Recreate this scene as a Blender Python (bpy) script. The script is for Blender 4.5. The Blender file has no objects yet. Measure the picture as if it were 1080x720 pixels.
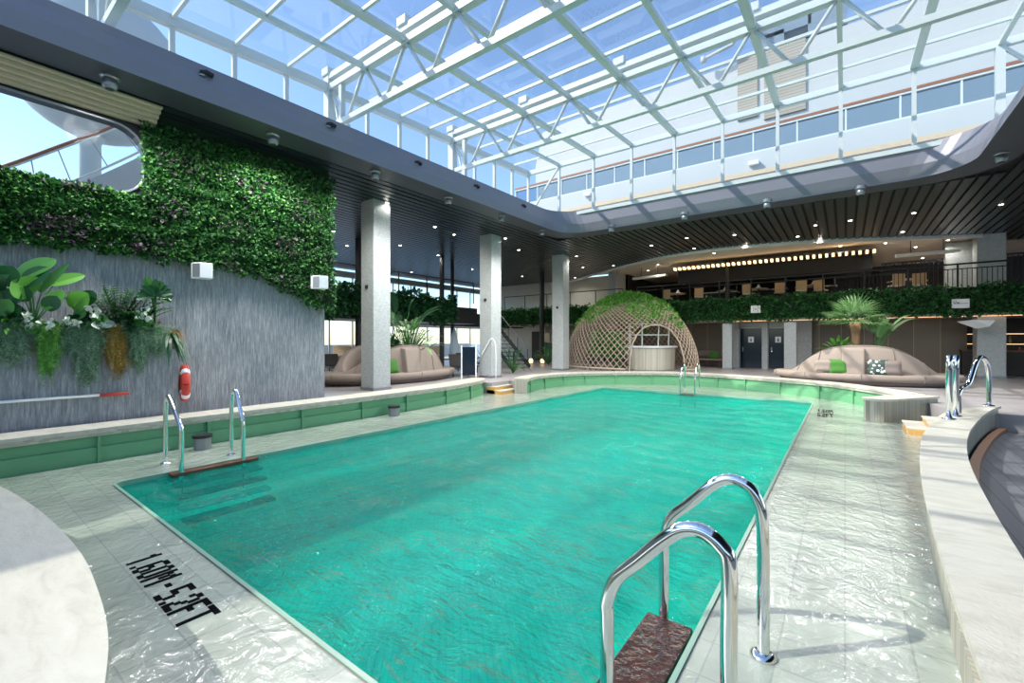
import bpy, math, random
from mathutils import Vector, Matrix
random.seed(7)
C = bpy.context.scene.collection
S = bpy.context.scene
PI = math.pi

# ------------------------------------------------------------ camera, sky, sun, exposure
FPX = 466.0; YAW = math.radians(37); CH = 1.9; HOR = 358.0
cd = bpy.data.cameras.new('camera'); cam = bpy.data.objects.new('camera', cd); C.objects.link(cam)
cam.location = (0, 0, CH); cam.rotation_euler = (PI/2, 0, YAW)
cd.sensor_width = 36; cd.lens = FPX/1080*36; cd.shift_y = (HOR-360)/1080; cd.clip_start = .05; cd.clip_end = 3000
S.camera = cam
S.view_settings.view_transform = 'Standard'; S.view_settings.look = 'None'
S.view_settings.gamma = 1; S.view_settings.use_curve_mapping = False
S.view_settings.exposure = 0.85
SUN_EL = math.radians(40); SUN_AZ = math.radians(225)      # azimuth clockwise from +Y
SKY_STRENGTH = 0.17; SUN_STRENGTH = 2.5; FLOOD_W = 330; DOWN_W = 60
w = bpy.data.worlds.new('sky'); S.world = w; w.use_nodes = True
nt = w.node_tree; nt.nodes.clear()
sky = nt.nodes.new('ShaderNodeTexSky'); sky.sky_type = 'NISHITA'; sky.sun_disc = False
sky.sun_elevation = SUN_EL; sky.sun_rotation = SUN_AZ; sky.altitude = 0; sky.air_density = 1.0; sky.dust_density = 0.4; sky.ozone_density = 3.0
bgn = nt.nodes.new('ShaderNodeBackground'); bgn.inputs[1].default_value = SKY_STRENGTH
wo = nt.nodes.new('ShaderNodeOutputWorld')
nt.links.new(sky.outputs[0], bgn.inputs[0]); nt.links.new(bgn.outputs[0], wo.inputs[0])
sl = bpy.data.lights.new('sun', 'SUN'); sl.energy = SUN_STRENGTH; sl.angle = math.radians(.6); sl.color = (1, .95, .87)
so = bpy.data.objects.new('sun', sl); C.objects.link(so)
sd = Vector((math.sin(SUN_AZ)*math.cos(SUN_EL), math.cos(SUN_AZ)*math.cos(SUN_EL), math.sin(SUN_EL)))
so.rotation_euler = (-sd).to_track_quat('-Z', 'Y').to_euler(); so.location = (-30, -30, 30)

# ------------------------------------------------------------ survey helpers: a sight line met with a real plane
_s, _c = math.sin(YAW), math.cos(YAW)
def _ray(u, v):
    r = (u-540)/FPX; h = (HOR-v)/FPX
    return Vector((-_s+_c*r, _c+_s*r, h))
def PZ(u, v, z):
    d = _ray(u, v); t = (z-CH)/d.z; return Vector((d.x*t, d.y*t, z))
def PX(u, v, x):
    d = _ray(u, v); t = x/d.x; return Vector((x, d.y*t, CH+d.z*t))
def PY(u, v, y):
    d = _ray(u, v); t = y/d.y; return Vector((d.x*t, y, CH+d.z*t))
def PD(u, v, t):
    d = _ray(u, v); return Vector((d.x*t, d.y*t, CH+d.z*t))

# ------------------------------------------------------------ materials
M = {}
def newmat(name):
    m = bpy.data.materials.new(name); m.use_nodes = True
    b = m.node_tree.nodes['Principled BSDF']; M[name] = m
    return m, m.node_tree, b
def N(t, typ, **kw):
    n = t.nodes.new(typ)
    for k, v in kw.items():
        if k in n.inputs.keys(): n.inputs[k].default_value = v
        else: setattr(n, k, v)
    return n
def plain(name, col, rough=.5, metal=0, spec=None, noise=0, nscale=8, bump=0, bscale=40, emit=None, es=0, coat=0):
    m, t, b = newmat(name)
    b.inputs['Base Color'].default_value = (*col, 1); b.inputs['Roughness'].default_value = rough
    b.inputs['Metallic'].default_value = metal
    if coat: b.inputs['Coat Weight'].default_value = coat
    tc = N(t, 'ShaderNodeTexCoord')
    if noise:
        n = N(t, 'ShaderNodeTexNoise', Scale=nscale, Detail=4.0); t.links.new(tc.outputs['Object'], n.inputs['Vector'])
        mx = N(t, 'ShaderNodeMixRGB', blend_type='MIX')
        mx.inputs[1].default_value = (*[c*(1-noise) for c in col], 1); mx.inputs[2].default_value = (*[min(1, c*(1+noise)) for c in col], 1)
        t.links.new(n.outputs['Fac'], mx.inputs[0]); t.links.new(mx.outputs[0], b.inputs['Base Color'])
    if bump:
        n = N(t, 'ShaderNodeTexNoise', Scale=bscale, Detail=3.0); t.links.new(tc.outputs['Object'], n.inputs['Vector'])
        bp = N(t, 'ShaderNodeBump', Strength=bump, Distance=.02); t.links.new(n.outputs['Fac'], bp.inputs['Height']); t.links.new(bp.outputs[0], b.inputs['Normal'])
    if emit:
        b.inputs['Emission Color'].default_value = (*emit, 1); b.inputs['Emission Strength'].default_value = es
    return m
def ramp(t, fac, stops):
    r = N(t, 'ShaderNodeValToRGB'); e = r.color_ramp.elements
    e[0].position = stops[0][0]; e[0].color = (*stops[0][1], 1); e[1].position = stops[-1][0]; e[1].color = (*stops[-1][1], 1)
    for p, c in stops[1:-1]:
        k = e.new(p); k.color = (*c, 1)
    t.links.new(fac, r.inputs[0]); return r
plain('white_metal', (.60, .64, .62), .38, 0, noise=.04)
plain('white_paint', (.50, .51, .495), .5, noise=.03, nscale=1.5)
plain('chrome', (.82, .83, .84), .07, 1)
plain('dark_metal', (.035, .037, .042), .4, .4)
plain('black', (.012, .012, .014), .5)
plain('grey_metal', (.30, .31, .32), .35, .7)
plain('fascia', (.23, .225, .26), .45, .2, noise=.04, nscale=2)
plain('soffit', (.075, .075, .092), .42, .3)
plain('taupe', (.27, .22, .185), .75, bump=.15, bscale=300, noise=.06)
plain('taupe_dark', (.17, .135, .12), .7, noise=.05)
plain('green_fabric', (.045, .17, .02), .8, noise=.1)
plain('green_paint', (.13, .36, .18), .45, noise=.10, nscale=3)
plain('teak', (.13, .045, .02), .35, noise=.5, nscale=9)
plain('wet_teak', (.05, .018, .009), .12, noise=.9, nscale=14, bump=.9, bscale=16)
plain('brown_rail', (.30, .12, .06), .45)
plain('tan', (.62, .49, .33), .6, noise=.1)
plain('beige', (.60, .52, .43), .7, noise=.06)
plain('red', (.62, .05, .03), .45)
plain('white_plastic', (.82, .83, .84), .4)
plain('orange_tile', (.68, .36, .10), .5, noise=.5, nscale=40)
plain('painted_glow', (.45, .22, .12), .5)
plain('wicker', (.55, .38, .22), .8, bump=.5, bscale=120)
plain('rope', (.47, .37, .28), .85, noise=.25, nscale=20)
m_ = plain('tile_black', (.004, .004, .005), .9); m_.node_tree.nodes['Principled BSDF'].inputs['Specular IOR Level'].default_value = .05
plain('soil', (.05, .035, .025), .9)
plain('leaf_white', (.72, .78, .68), .45, noise=.15, nscale=25)
plain('bark', (.42, .24, .13), .85, noise=.4, nscale=30, bump=.6, bscale=50)
plain('navy', (.006, .014, .028), .15)
plain('lamp', (1, 1, 1), .5, emit=(1, .93, .82), es=9)
plain('lamp_warm', (1, .8, .5), .5, emit=(1, .66, .34), es=1.3)
plain('pot', (.24, .23, .22), .6)
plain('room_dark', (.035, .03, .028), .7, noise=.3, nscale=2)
plain('pale_wall', (.52, .50, .44), .6, noise=.08, nscale=2)
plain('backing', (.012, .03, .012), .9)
plain('carpet', (.10, .08, .07), .9)
plain('sea', (.10, .20, .28), .25)
plain('outer_deck', (.60, .52, .42), .7, noise=.1)

def leafmat(name, c1, c2, c3, rough=.5, p=(.0, .5, 1)):
    m, t, b = newmat(name)
    g = N(t, 'ShaderNodeNewGeometry'); r = ramp(t, g.outputs['Random Per Island'], [(p[0], c1), (p[1], c2), (p[2], c3)])
    t.links.new(r.outputs[0], b.inputs['Base Color']); b.inputs['Roughness'].default_value = rough
    tr = N(t, 'ShaderNodeBsdfTranslucent'); t.links.new(r.outputs[0], tr.inputs[0])
    mx = N(t, 'ShaderNodeMixShader'); mx.inputs[0].default_value = .25
    o = t.nodes['Material Output']; t.links.new(b.outputs[0], mx.inputs[1]); t.links.new(tr.outputs[0], mx.inputs[2]); t.links.new(mx.outputs[0], o.inputs[0])
leafmat('leaf_wall', (.008, .045, .015), (.030, .15, .03), (.14, .34, .08), p=(0, .6, 1))
leafmat('leaf_purple', (.05, .025, .05), (.08, .05, .08), (.10, .10, .08))
leafmat('leaf_hedge', (.012, .07, .022), (.03, .15, .04), (.08, .25, .07))
leafmat('leaf_bright', (.05, .22, .02), (.11, .38, .04), (.25, .50, .10))
leafmat('leaf_palm', (.09, .25, .07), (.22, .42, .16), (.45, .60, .32))
leafmat('leaf_dark', (.006, .045, .018), (.015, .09, .03), (.04, .14, .05), .35)
leafmat('leaf_mid', (.03, .13, .03), (.06, .22, .05), (.12, .32, .08), .4)
leafmat('leaf_moss', (.08, .18, .09), (.18, .32, .18), (.32, .46, .30), .7)
leafmat('leaf_orange', (.22, .12, .02), (.36, .20, .03), (.30, .28, .06), .7)
leafmat('leaf_red', (.20, .03, .03), (.30, .06, .05), (.10, .14, .04), .5)

# ribbed stone wall (vertical grey striations)
m, t, b = newmat('ribbed_stone')
tc = N(t, 'ShaderNodeTexCoord'); mp = N(t, 'ShaderNodeMapping'); mp.inputs['Scale'].default_value = (22, 22, 2.2)
n = N(t, 'ShaderNodeTexNoise', Scale=1.6, Detail=5.0, Roughness=.7); t.links.new(tc.outputs['Object'], mp.inputs[0]); t.links.new(mp.outputs[0], n.inputs['Vector'])
r = ramp(t, n.outputs['Fac'], [(.3, (.15, .165, .185)), (.5, (.26, .28, .305)), (.68, (.42, .44, .46))])
t.links.new(r.outputs[0], b.inputs['Base Color']); b.inputs['Roughness'].default_value = .6
bp = N(t, 'ShaderNodeBump', Strength=.8, Distance=.03); t.links.new(n.outputs['Fac'], bp.inputs['Height']); t.links.new(bp.outputs[0], b.inputs['Normal'])

# mosaic column tiles
def brickmat(name, c1, c2, mortar, bw, rh, ms=.008, rough=.4, bump=.3, plane='XZ', noise=0, coat=0, scale=1, offset=.5):
    m, t, b = newmat(name)
    tc = N(t, 'ShaderNodeTexCoord'); sx = N(t, 'ShaderNodeSeparateXYZ'); cx = N(t, 'ShaderNodeCombineXYZ'); t.links.new(tc.outputs['Object'], sx.inputs[0])
    if plane == 'XZ':
        ad = N(t, 'ShaderNodeMath', operation='ADD'); t.links.new(sx.outputs[0], ad.inputs[0]); t.links.new(sx.outputs[1], ad.inputs[1])
        t.links.new(ad.outputs[0], cx.inputs[0]); t.links.new(sx.outputs[2], cx.inputs[1])
    elif plane == 'YX':
        t.links.new(sx.outputs[1], cx.inputs[0]); t.links.new(sx.outputs[0], cx.inputs[1])
    else:
        t.links.new(sx.outputs[0], cx.inputs[0]); t.links.new(sx.outputs[1], cx.inputs[1])
    br = N(t, 'ShaderNodeTexBrick', Scale=scale); br.offset = offset
    br.inputs['Color1'].default_value = (*c1, 1); br.inputs['Color2'].default_value = (*c2, 1); br.inputs['Mortar'].default_value = (*mortar, 1)
    br.inputs['Brick Width'].default_value = bw; br.inputs['Row Height'].default_value = rh; br.inputs['Mortar Size'].default_value = ms
    t.links.new(cx.outputs[0], br.inputs['Vector'])
    out = br.outputs['Color']
    if noise:
        n = N(t, 'ShaderNodeTexNoise', Scale=1.3, Detail=6.0); t.links.new(tc.outputs['Object'], n.inputs['Vector'])
        mx = N(t, 'ShaderNodeMixRGB', blend_type='MULTIPLY'); mx.inputs[0].default_value = noise
        rr = ramp(t, n.outputs['Fac'], [(.3, (.55, .55, .55)), (.7, (1.25, 1.25, 1.2))])
        t.links.new(out, mx.inputs[1]); t.links.new(rr.outputs[0], mx.inputs[2]); out = mx.outputs[0]
    t.links.new(out, b.inputs['Base Color']); b.inputs['Roughness'].default_value = rough
    if coat: b.inputs['Coat Weight'].default_value = coat; b.inputs['Coat Roughness'].default_value = .04
    if bump:
        bp = N(t, 'ShaderNodeBump', Strength=bump, Distance=.01); bp.invert = True
        t.links.new(br.outputs['Fac'], bp.inputs['Height']); t.links.new(bp.outputs[0], b.inputs['Normal'])
    return m, t, b
brickmat('mosaic_grey', (.40, .43, .43), (.55, .58, .57), (.30, .32, .32), .06, .03, .004, .3)
brickmat('mosaic_edge', (.62, .60, .52), (.40, .37, .29), (.45, .45, .40), .10, .05, .004, .35)
brickmat('stone_cladding', (.46, .44, .36), (.32, .31, .25), (.2, .2, .16), .05, .6, .003, .5)
brickmat('slat_light', (.62, .60, .50), (.45, .42, .33), (.25, .24, .2), .06, 1.5, .006, .6)
brickmat('wood_panel', (.22, .17, .12), (.16, .12, .085), (.45, .34, .2), .9, 4.0, .012, .35)
brickmat('planks_grey', (.13, .14, .16), (.11, .12, .135), (.05, .05, .055), 6, .16, .006, .6, plane='YX')
brickmat('deck_grey', (.36, .34, .34), (.33, .31, .31), (.2, .19, .19), 4, .6, .005, .35, plane='YX')
# ceiling slats running along the hall
brickmat('ceiling_slats', (.008, .008, .009), (.01, .01, .01), (.004, .004, .004), 40, .27, .02, .5, bump=0, plane='YX')
M['ceiling_slats'].node_tree.nodes['Principled BSDF'].inputs['Metallic'].default_value = .55
# wet gully tiles with a moving film of water
def wet(name, c1, c2, mortar):
    m, t, b = brickmat(name, c1, c2, mortar, .33, .33, .006, .35, bump=0, plane='XY', noise=.55, coat=1, offset=0)
    tc = N(t, 'ShaderNodeTexCoord'); mp = N(t, 'ShaderNodeMapping'); mp.inputs['Scale'].default_value = (1.0, 1.0, 1); mp.inputs['Rotation'].default_value = (0, 0, .7)
    n1 = N(t, 'ShaderNodeTexNoise', Scale=5.0, Detail=5.0, Distortion=1.2)
    t.links.new(tc.outputs['Object'], mp.inputs[0]); t.links.new(mp.outputs[0], n1.inputs['Vector'])
    bp = N(t, 'ShaderNodeBump', Strength=.55, Distance=.06)
    t.links.new(n1.outputs['Fac'], bp.inputs['Height']); t.links.new(bp.outputs[0], b.inputs['Coat Normal'])
    bp2 = N(t, 'ShaderNodeBump', Strength=.2, Distance=.05); t.links.new(n1.outputs['Fac'], bp2.inputs['Height']); t.links.new(bp2.outputs[0], b.inputs['Normal'])
    b.inputs['Coat IOR'].default_value = 1.4
wet('wet_tile', (.40, .45, .38), (.33, .38, .32), (.28, .32, .28))
# creamy coping stone
m, t, b = newmat('coping_stone')
tc = N(t, 'ShaderNodeTexCoord'); mp = N(t, 'ShaderNodeMapping'); mp.inputs['Scale'].default_value = (1, 3, 1)
n = N(t, 'ShaderNodeTexNoise', Scale=3.0, Detail=8.0, Roughness=.6, Distortion=.6); t.links.new(tc.outputs['Object'], mp.inputs[0]); t.links.new(mp.outputs[0], n.inputs['Vector'])
r = ramp(t, n.outputs['Fac'], [(.3, (.45, .43, .35)), (.5, (.55, .53, .44)), (.75, (.61, .59, .50))])
t.links.new(r.outputs[0], b.inputs['Base Color']); b.inputs['Roughness'].default_value = .42
n2 = N(t, 'ShaderNodeTexNoise', Scale=45.0, Detail=3.0); t.links.new(tc.outputs['Object'], n2.inputs['Vector'])
bp = N(t, 'ShaderNodeBump', Strength=.25, Distance=.02); t.links.new(n2.outputs['Fac'], bp.inputs['Height']); t.links.new(bp.outputs[0], b.inputs['Normal'])
# glass: clear sheet that lets the light through, with its mirror gloss
def glass(name, tint, refl):
    m, t, b = newmat(name); t.nodes.remove(b)
    tr = N(t, 'ShaderNodeBsdfTransparent'); tr.inputs[0].default_value = (*tint, 1)
    gl = N(t, 'ShaderNodeBsdfGlossy'); gl.inputs['Roughness'].default_value = .02
    fr = N(t, 'ShaderNodeFresnel'); fr.inputs[0].default_value = 1.2
    mu = N(t, 'ShaderNodeMath', operation='MULTIPLY_ADD'); mu.inputs[1].default_value = .12; mu.inputs[2].default_value = refl
    mx = N(t, 'ShaderNodeMixShader'); t.links.new(fr.outputs[0], mu.inputs[0]); t.links.new(mu.outputs[0], mx.inputs[0])
    t.links.new(tr.outputs[0], mx.inputs[1]); t.links.new(gl.outputs[0], mx.inputs[2]); t.links.new(mx.outputs[0], t.nodes['Material Output'].inputs[0])
glass('glass', (.95, .98, .99), .002)
glass('glass_green', (.62, .78, .72), .04)
glass('glass_blue', (.62, .70, .76), .06)
# turbid turquoise pool water: tinted transmission + suspended scatter + gloss
m, t, b = newmat('pool_water'); t.nodes.remove(b)
tc = N(t, 'ShaderNodeTexCoord')
n1 = N(t, 'ShaderNodeTexNoise', Scale=1.6, Detail=5.0, Distortion=1.5); n2 = N(t, 'ShaderNodeTexNoise', Scale=7.0, Detail=4.0, Distortion=1.0)
mp = N(t, 'ShaderNodeMapping'); mp.inputs['Rotation'].default_value = (0, 0, .64); mp.inputs['Scale'].default_value = (.75, 1.6, 1)
t.links.new(tc.outputs['Object'], mp.inputs[0])
for n in (n1, n2): t.links.new(mp.outputs[0], n.inputs['Vector'])
ad = N(t, 'ShaderNodeMath', operation='MULTIPLY_ADD'); ad.inputs[1].default_value = .5
t.links.new(n2.outputs['Fac'], ad.inputs[0]); t.links.new(n1.outputs['Fac'], ad.inputs[2])
bp = N(t, 'ShaderNodeBump', Strength=1.0, Distance=.17); t.links.new(ad.outputs[0], bp.inputs['Height'])
df = N(t, 'ShaderNodeBsdfDiffuse'); df.inputs[0].default_value = (.0, .56, .47, 1)
tr = N(t, 'ShaderNodeBsdfTransparent'); tr.inputs[0].default_value = (.06, .84, .73, 1)
t.links.new(bp.outputs[0], df.inputs['Normal'])
mx = N(t, 'ShaderNodeMixShader'); mx.inputs[0].default_value = .26; t.links.new(tr.outputs[0], mx.inputs[1]); t.links.new(df.outputs[0], mx.inputs[2])
gl = N(t, 'ShaderNodeBsdfGlossy'); gl.inputs['Roughness'].default_value = .04; t.links.new(bp.outputs[0], gl.inputs['Normal'])
fr = N(t, 'ShaderNodeFresnel'); fr.inputs[0].default_value = 1.33; t.links.new(bp.outputs[0], fr.inputs['Normal'])
mx2 = N(t, 'ShaderNodeMixShader'); t.links.new(fr.outputs[0], mx2.inputs[0]); t.links.new(mx.outputs[0], mx2.inputs[1]); t.links.new(gl.outputs[0], mx2.inputs[2])
t.links.new(mx2.outputs[0], t.nodes['Material Output'].inputs[0])
brickmat('pool_tile', (.40, .88, .78), (.34, .82, .72), (.25, .65, .55), .12, .12, .006, .4, plane='XZ')
# black and white leaf pattern cushion
m, t, b = newmat('pattern_fabric')
tc = N(t, 'ShaderNodeTexCoord'); v = N(t, 'ShaderNodeTexVoronoi', Scale=9.0); t.links.new(tc.outputs['Object'], v.inputs['Vector'])
r = ramp(t, v.outputs['Distance'], [(.30, (.75, .76, .70)), (.42, (.02, .05, .04))]); t.links.new(r.outputs[0], b.inputs['Base Color'])

# ------------------------------------------------------------ mesh helpers
class MB:
    def __init__(s): s.v = []; s.f = []
    def add(s, vs, fs):
        o = len(s.v); s.v += [tuple(p) for p in vs]; s.f += [tuple(i+o for i in f) for f in fs]
    def box(s, c, d, rz=0, mat=None):
        x, y, z = d[0]/2, d[1]/2, d[2]/2; ca, sa = math.cos(rz), math.sin(rz); vs = []
        for k in (-z, z):
            for (i, j) in ((-x, -y), (x, -y), (x, y), (-x, y)):
                p = Vector((i, j, k))
                if mat: p = mat @ p; vs.append(p + Vector(c))
                else: vs.append((c[0]+i*ca-j*sa, c[1]+i*sa+j*ca, c[2]+k))
        s.add(vs, [(0, 3, 2, 1), (4, 5, 6, 7), (0, 1, 5, 4), (1, 2, 6, 5), (2, 3, 7, 6), (3, 0, 4, 7)])
    def span(s, a, b): s.box([(a[i]+b[i])/2 for i in range(3)], [abs(a[i]-b[i]) for i in range(3)])
    def bar(s, a, b, wd, ht):
        a = Vector(a); b = Vector(b); d = (b-a); L = d.length; d.normalize()
        up = Vector((0, 0, 1)) if abs(d.z) < .95 else Vector((0, 1, 0))
        sx = d.cross(up).normalized(); uz = sx.cross(d)
        m = Matrix((sx, d, uz)).transposed()
        s.box((a+b)/2, (wd, L, ht), mat=m)
    def tube(s, pts, r, n=8, caps=True, radii=None):
        pts = [Vector(p) for p in pts]; vs = []; m = len(pts); prev = None
        for i, p in enumerate(pts):
            d = (pts[min(i+1, m-1)]-pts[max(i-1, 0)])
            if d.length < 1e-9: d = Vector((0, 0, 1))
            d.normalize()
            if prev is None:
                a = d.cross(Vector((0, 0, 1)) if abs(d.z) < .9 else Vector((1, 0, 0))).normalized()
            else:
                a = (prev - d*prev.dot(d)).normalized()
            prev = a; bb = d.cross(a); rr = radii[i] if radii else r
            for k in range(n):
                th = 2*PI*k/n; vs.append(p + a*math.cos(th)*rr + bb*math.sin(th)*rr)
        fs = []
        for i in range(m-1):
            for k in range(n):
                k2 = (k+1) % n; fs.append((i*n+k, i*n+k2, (i+1)*n+k2, (i+1)*n+k))
        if caps: fs.append(tuple(range(n-1, -1, -1))); fs.append(tuple((m-1)*n+k for k in range(n)))
        s.add(vs, fs)
    def lathe(s, prof, n=24, c=(0, 0, 0), caps=True):
        vs = []; fs = []
        for (r, z) in prof:
            for k in range(n): vs.append((c[0]+r*math.cos(2*PI*k/n), c[1]+r*math.sin(2*PI*k/n), c[2]+z))
        for i in range(len(prof)-1):
            for k in range(n):
                k2 = (k+1) % n; fs.append((i*n+k, i*n+k2, (i+1)*n+k2, (i+1)*n+k))
        if caps: fs.append(tuple(range(n-1, -1, -1))); fs.append(tuple((len(prof)-1)*n+k for k in range(n)))
        s.add(vs, fs)
    def prism(s, poly, z0, z1):
        n = len(poly); vs = [(p[0], p[1], z0) for p in poly]+[(p[0], p[1], z1) for p in poly]
        s.add(vs, [tuple(range(n-1, -1, -1)), tuple(range(n, 2*n))]+[(i, (i+1) % n, n+(i+1) % n, n+i) for i in range(n)])
    def strip(s, A, B):
        n = len(A); s.add(list(A)+list(B), [(i, i+1, n+i+1, n+i) for i in range(n-1)])
    def leaf(s, p, d, up, L, W, bend=.3, seg=5, prof=None):
        """a blade: curved strip folded at the midrib"""
        p = Vector(p); d = Vector(d).normalized(); up = Vector(up); sd_ = d.cross(up)
        if sd_.length < 1e-3: sd_ = d.cross(Vector((1, 0, 0)))
        sd_.normalize(); nm = sd_.cross(d).normalized(); vs = []; fs = []
        for i in range(seg+1):
            q = i/seg; wd = W*(prof(q) if prof else math.sin(PI*min(1, q*.92+.06))**.8)/2
            c = p + d*(L*q) - Vector((0, 0, 1))*(bend*L*q*q) + nm*0
            vs += [c-sd_*wd+nm*wd*.25, c, c+sd_*wd+nm*wd*.25]
        for i in range(seg):
            a = i*3; fs += [(a, a+1, a+4, a+3), (a+1, a+2, a+5, a+4)]
        s.add(vs, fs)
    def obj(s, name, mat, parent=None, smooth=False, bevel=0, loc=None):
        me = bpy.data.meshes.new(name); me.from_pydata(s.v, [], s.f); me.materials.append(M[mat]); me.update()
        if smooth:
            for p in me.polygons: p.use_smooth = True
        o = bpy.data.objects.new(name, me); C.objects.link(o)
        if parent is not None: o.parent = parent
        if loc: o.location = loc
        if bevel:
            bv = o.modifiers.new('b', 'BEVEL'); bv.width = bevel; bv.segments = 2; bv.limit_method = 'ANGLE'
        return o
def tag(o, label=None, cat=None, group=None, kind=None):
    if label: o['label'] = label
    if cat: o['category'] = cat
    if group: o['group'] = group
    if kind: o['kind'] = kind
    return o
def thing(name, label, cat, loc=(0, 0, 0), rz=0, group=None):
    o = bpy.data.objects.new(name, None); C.objects.link(o); o.location = loc; o.rotation_euler = (0, 0, rz); o.empty_display_size = .1
    return tag(o, label, cat, group)
def struct(name, mb, mat, parent=None, **k):
    o = mb.obj(name, mat, parent, **k)
    if parent is None: o['kind'] = 'structure'
    return o
def sempty(name):
    o = bpy.data.objects.new(name, None); C.objects.link(o); o['kind'] = 'structure'; return o
def dup(root, loc=None, rz=None, label=None, group=None):
    r = root.copy(); C.objects.link(r)
    if loc is not None: r.location = loc
    if rz is not None: r.rotation_euler = (0, 0, rz)
    if label: r['label'] = label
    if group: r['group'] = group
    for ch in list(root.children):
        c = ch.copy(); C.objects.link(c); c.parent = r
        for g in ch.children:
            d = g.copy(); C.objects.link(d); d.parent = c
    return r
def smoothline(pts, k=6):
    P = [Vector(p) for p in pts]; out = []
    for i in range(len(P)-1):
        p0 = P[max(i-1, 0)]; p1 = P[i]; p2 = P[i+1]; p3 = P[min(i+2, len(P)-1)]
        for j in range(k):
            q = j/k
            out.append(.5*((2*p1)+(p2-p0)*q+(2*p0-5*p1+4*p2-p3)*q*q+(3*p1-p0-3*p2+p3)*q**3))
    out.append(P[-1]); return out
def offset(pts, d):
    """offset a plan polyline to its left by d"""
    out = []
    for i, p in enumerate(pts):
        a = pts[max(i-1, 0)]; b = pts[min(i+1, len(pts)-1)]; t_ = (b-a); t_.z = 0; t_.normalize()
        out.append(Vector((p.x-t_.y*d, p.y+t_.x*d, p.z)))
    return out

DK = .38      # deck level beside the pool
CT = .53      # coping top
# ============================================================ SETTING: pool, gully, floors
PXL, PXR, PYN, PYF = -7.72, -.76, 1.48, 16.3
def rrect(x0, x1, y0, y1, r, k=6):
    out = []
    for (cx_, cy_, a0) in ((x1-r, y1-r, 0), (x0+r, y1-r, 90), (x0+r, y0+r, 180), (x1-r, y0+r, 270)):
        for j in range(k+1):
            a = math.radians(a0+90*j/k); out.append((cx_+r*math.cos(a), cy_+r*math.sin(a)))
    return out
pool = rrect(PXL, PXR, PYN, PYF, .12)
import bmesh
def ring_face(outer, inner, z, name, mat, kind='structure'):
    bm = bmesh.new(); es = []
    for loop in (outer, inner):
        vs = [bm.verts.new((p[0], p[1], z)) for p in loop]
        es += [bm.edges.new((vs[i], vs[(i+1) % len(vs)])) for i in range(len(vs))]
    bmesh.ops.triangle_fill(bm, use_beauty=True, use_dissolve=False, edges=es, normal=(0, 0, 1))
    me = bpy.data.meshes.new(name); bm.to_mesh(me); bm.free(); me.materials.append(M[mat])
    o = bpy.data.objects.new(name, me); C.objects.link(o); o['kind'] = kind; return o
ring_face([(-10.4, -6), (3.2, -6), (3.2, 21), (-10.4, 21)], pool, 0, 'pool_gully', 'wet_tile')
mb = MB(); n = len(pool); mb.add([(p[0], p[1], 0) for p in pool]+[(p[0], p[1], -1.6) for p in pool],
     [(i, (i+1) % n, n+(i+1) % n, n+i) for i in range(n)]+[tuple(range(n, 2*n))])
struct('pool_basin', mb, 'pool_tile')
# edge nosing of the pool, pale green glazed tile
mb = MB(); inn = [Vector((p[0], p[1], 0)) for p in pool]
mb.add([(p[0], p[1], .012) for p in rrect(PXL-.012, PXR+.012, PYN-.012, PYF+.012, .13)]+[(p[0], p[1], .012) for p in rrect(PXL+.02, PXR-.02, PYN+.02, PYF-.02, .11)]+[(p[0], p[1], -.1) for p in rrect(PXL+.02, PXR-.02, PYN+.02, PYF-.02, .11)],
       [(i, (i+1) % n, n+(i+1) % n, n+i) for i in range(n)]+[(n+i, n+(i+1) % n, 2*n+(i+1) % n, 2*n+i) for i in range(n)])
plain('edge_tile', (.24, .40, .31), .3)
struct('pool_edge_tiles', mb, 'edge_tile')
# water with real waves
mb = MB(); NX, NY = 150, 320; vs = []
random.seed(3)
waves = [(random.uniform(0, 2*PI), random.uniform(3, 13), random.uniform(0, 2*PI)) for _ in range(16)]
for j in range(NY+1):
    for i in range(NX+1):
        x = PXL+.01+(PXR-PXL-.02)*i/NX; y = PYN+.01+(PYF-PYN-.02)*j/NY; z = 0
        for (a, k, ph) in waves: z += .028/k*math.sin(k*(math.cos(a)*x+math.sin(a)*y)+ph+.8*math.sin(.9*x+.5*y+a))
        vs.append((x, y, -.045+z))
mb.add(vs, [(j*(NX+1)+i, j*(NX+1)+i+1, (j+1)*(NX+1)+i+1, (j+1)*(NX+1)+i) for j in range(NY) for i in range(NX)])
o = mb.obj('pool_water', 'pool_water', smooth=True); tag(o, 'rippling turquoise water filling the long pool', 'water', kind='stuff')

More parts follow.
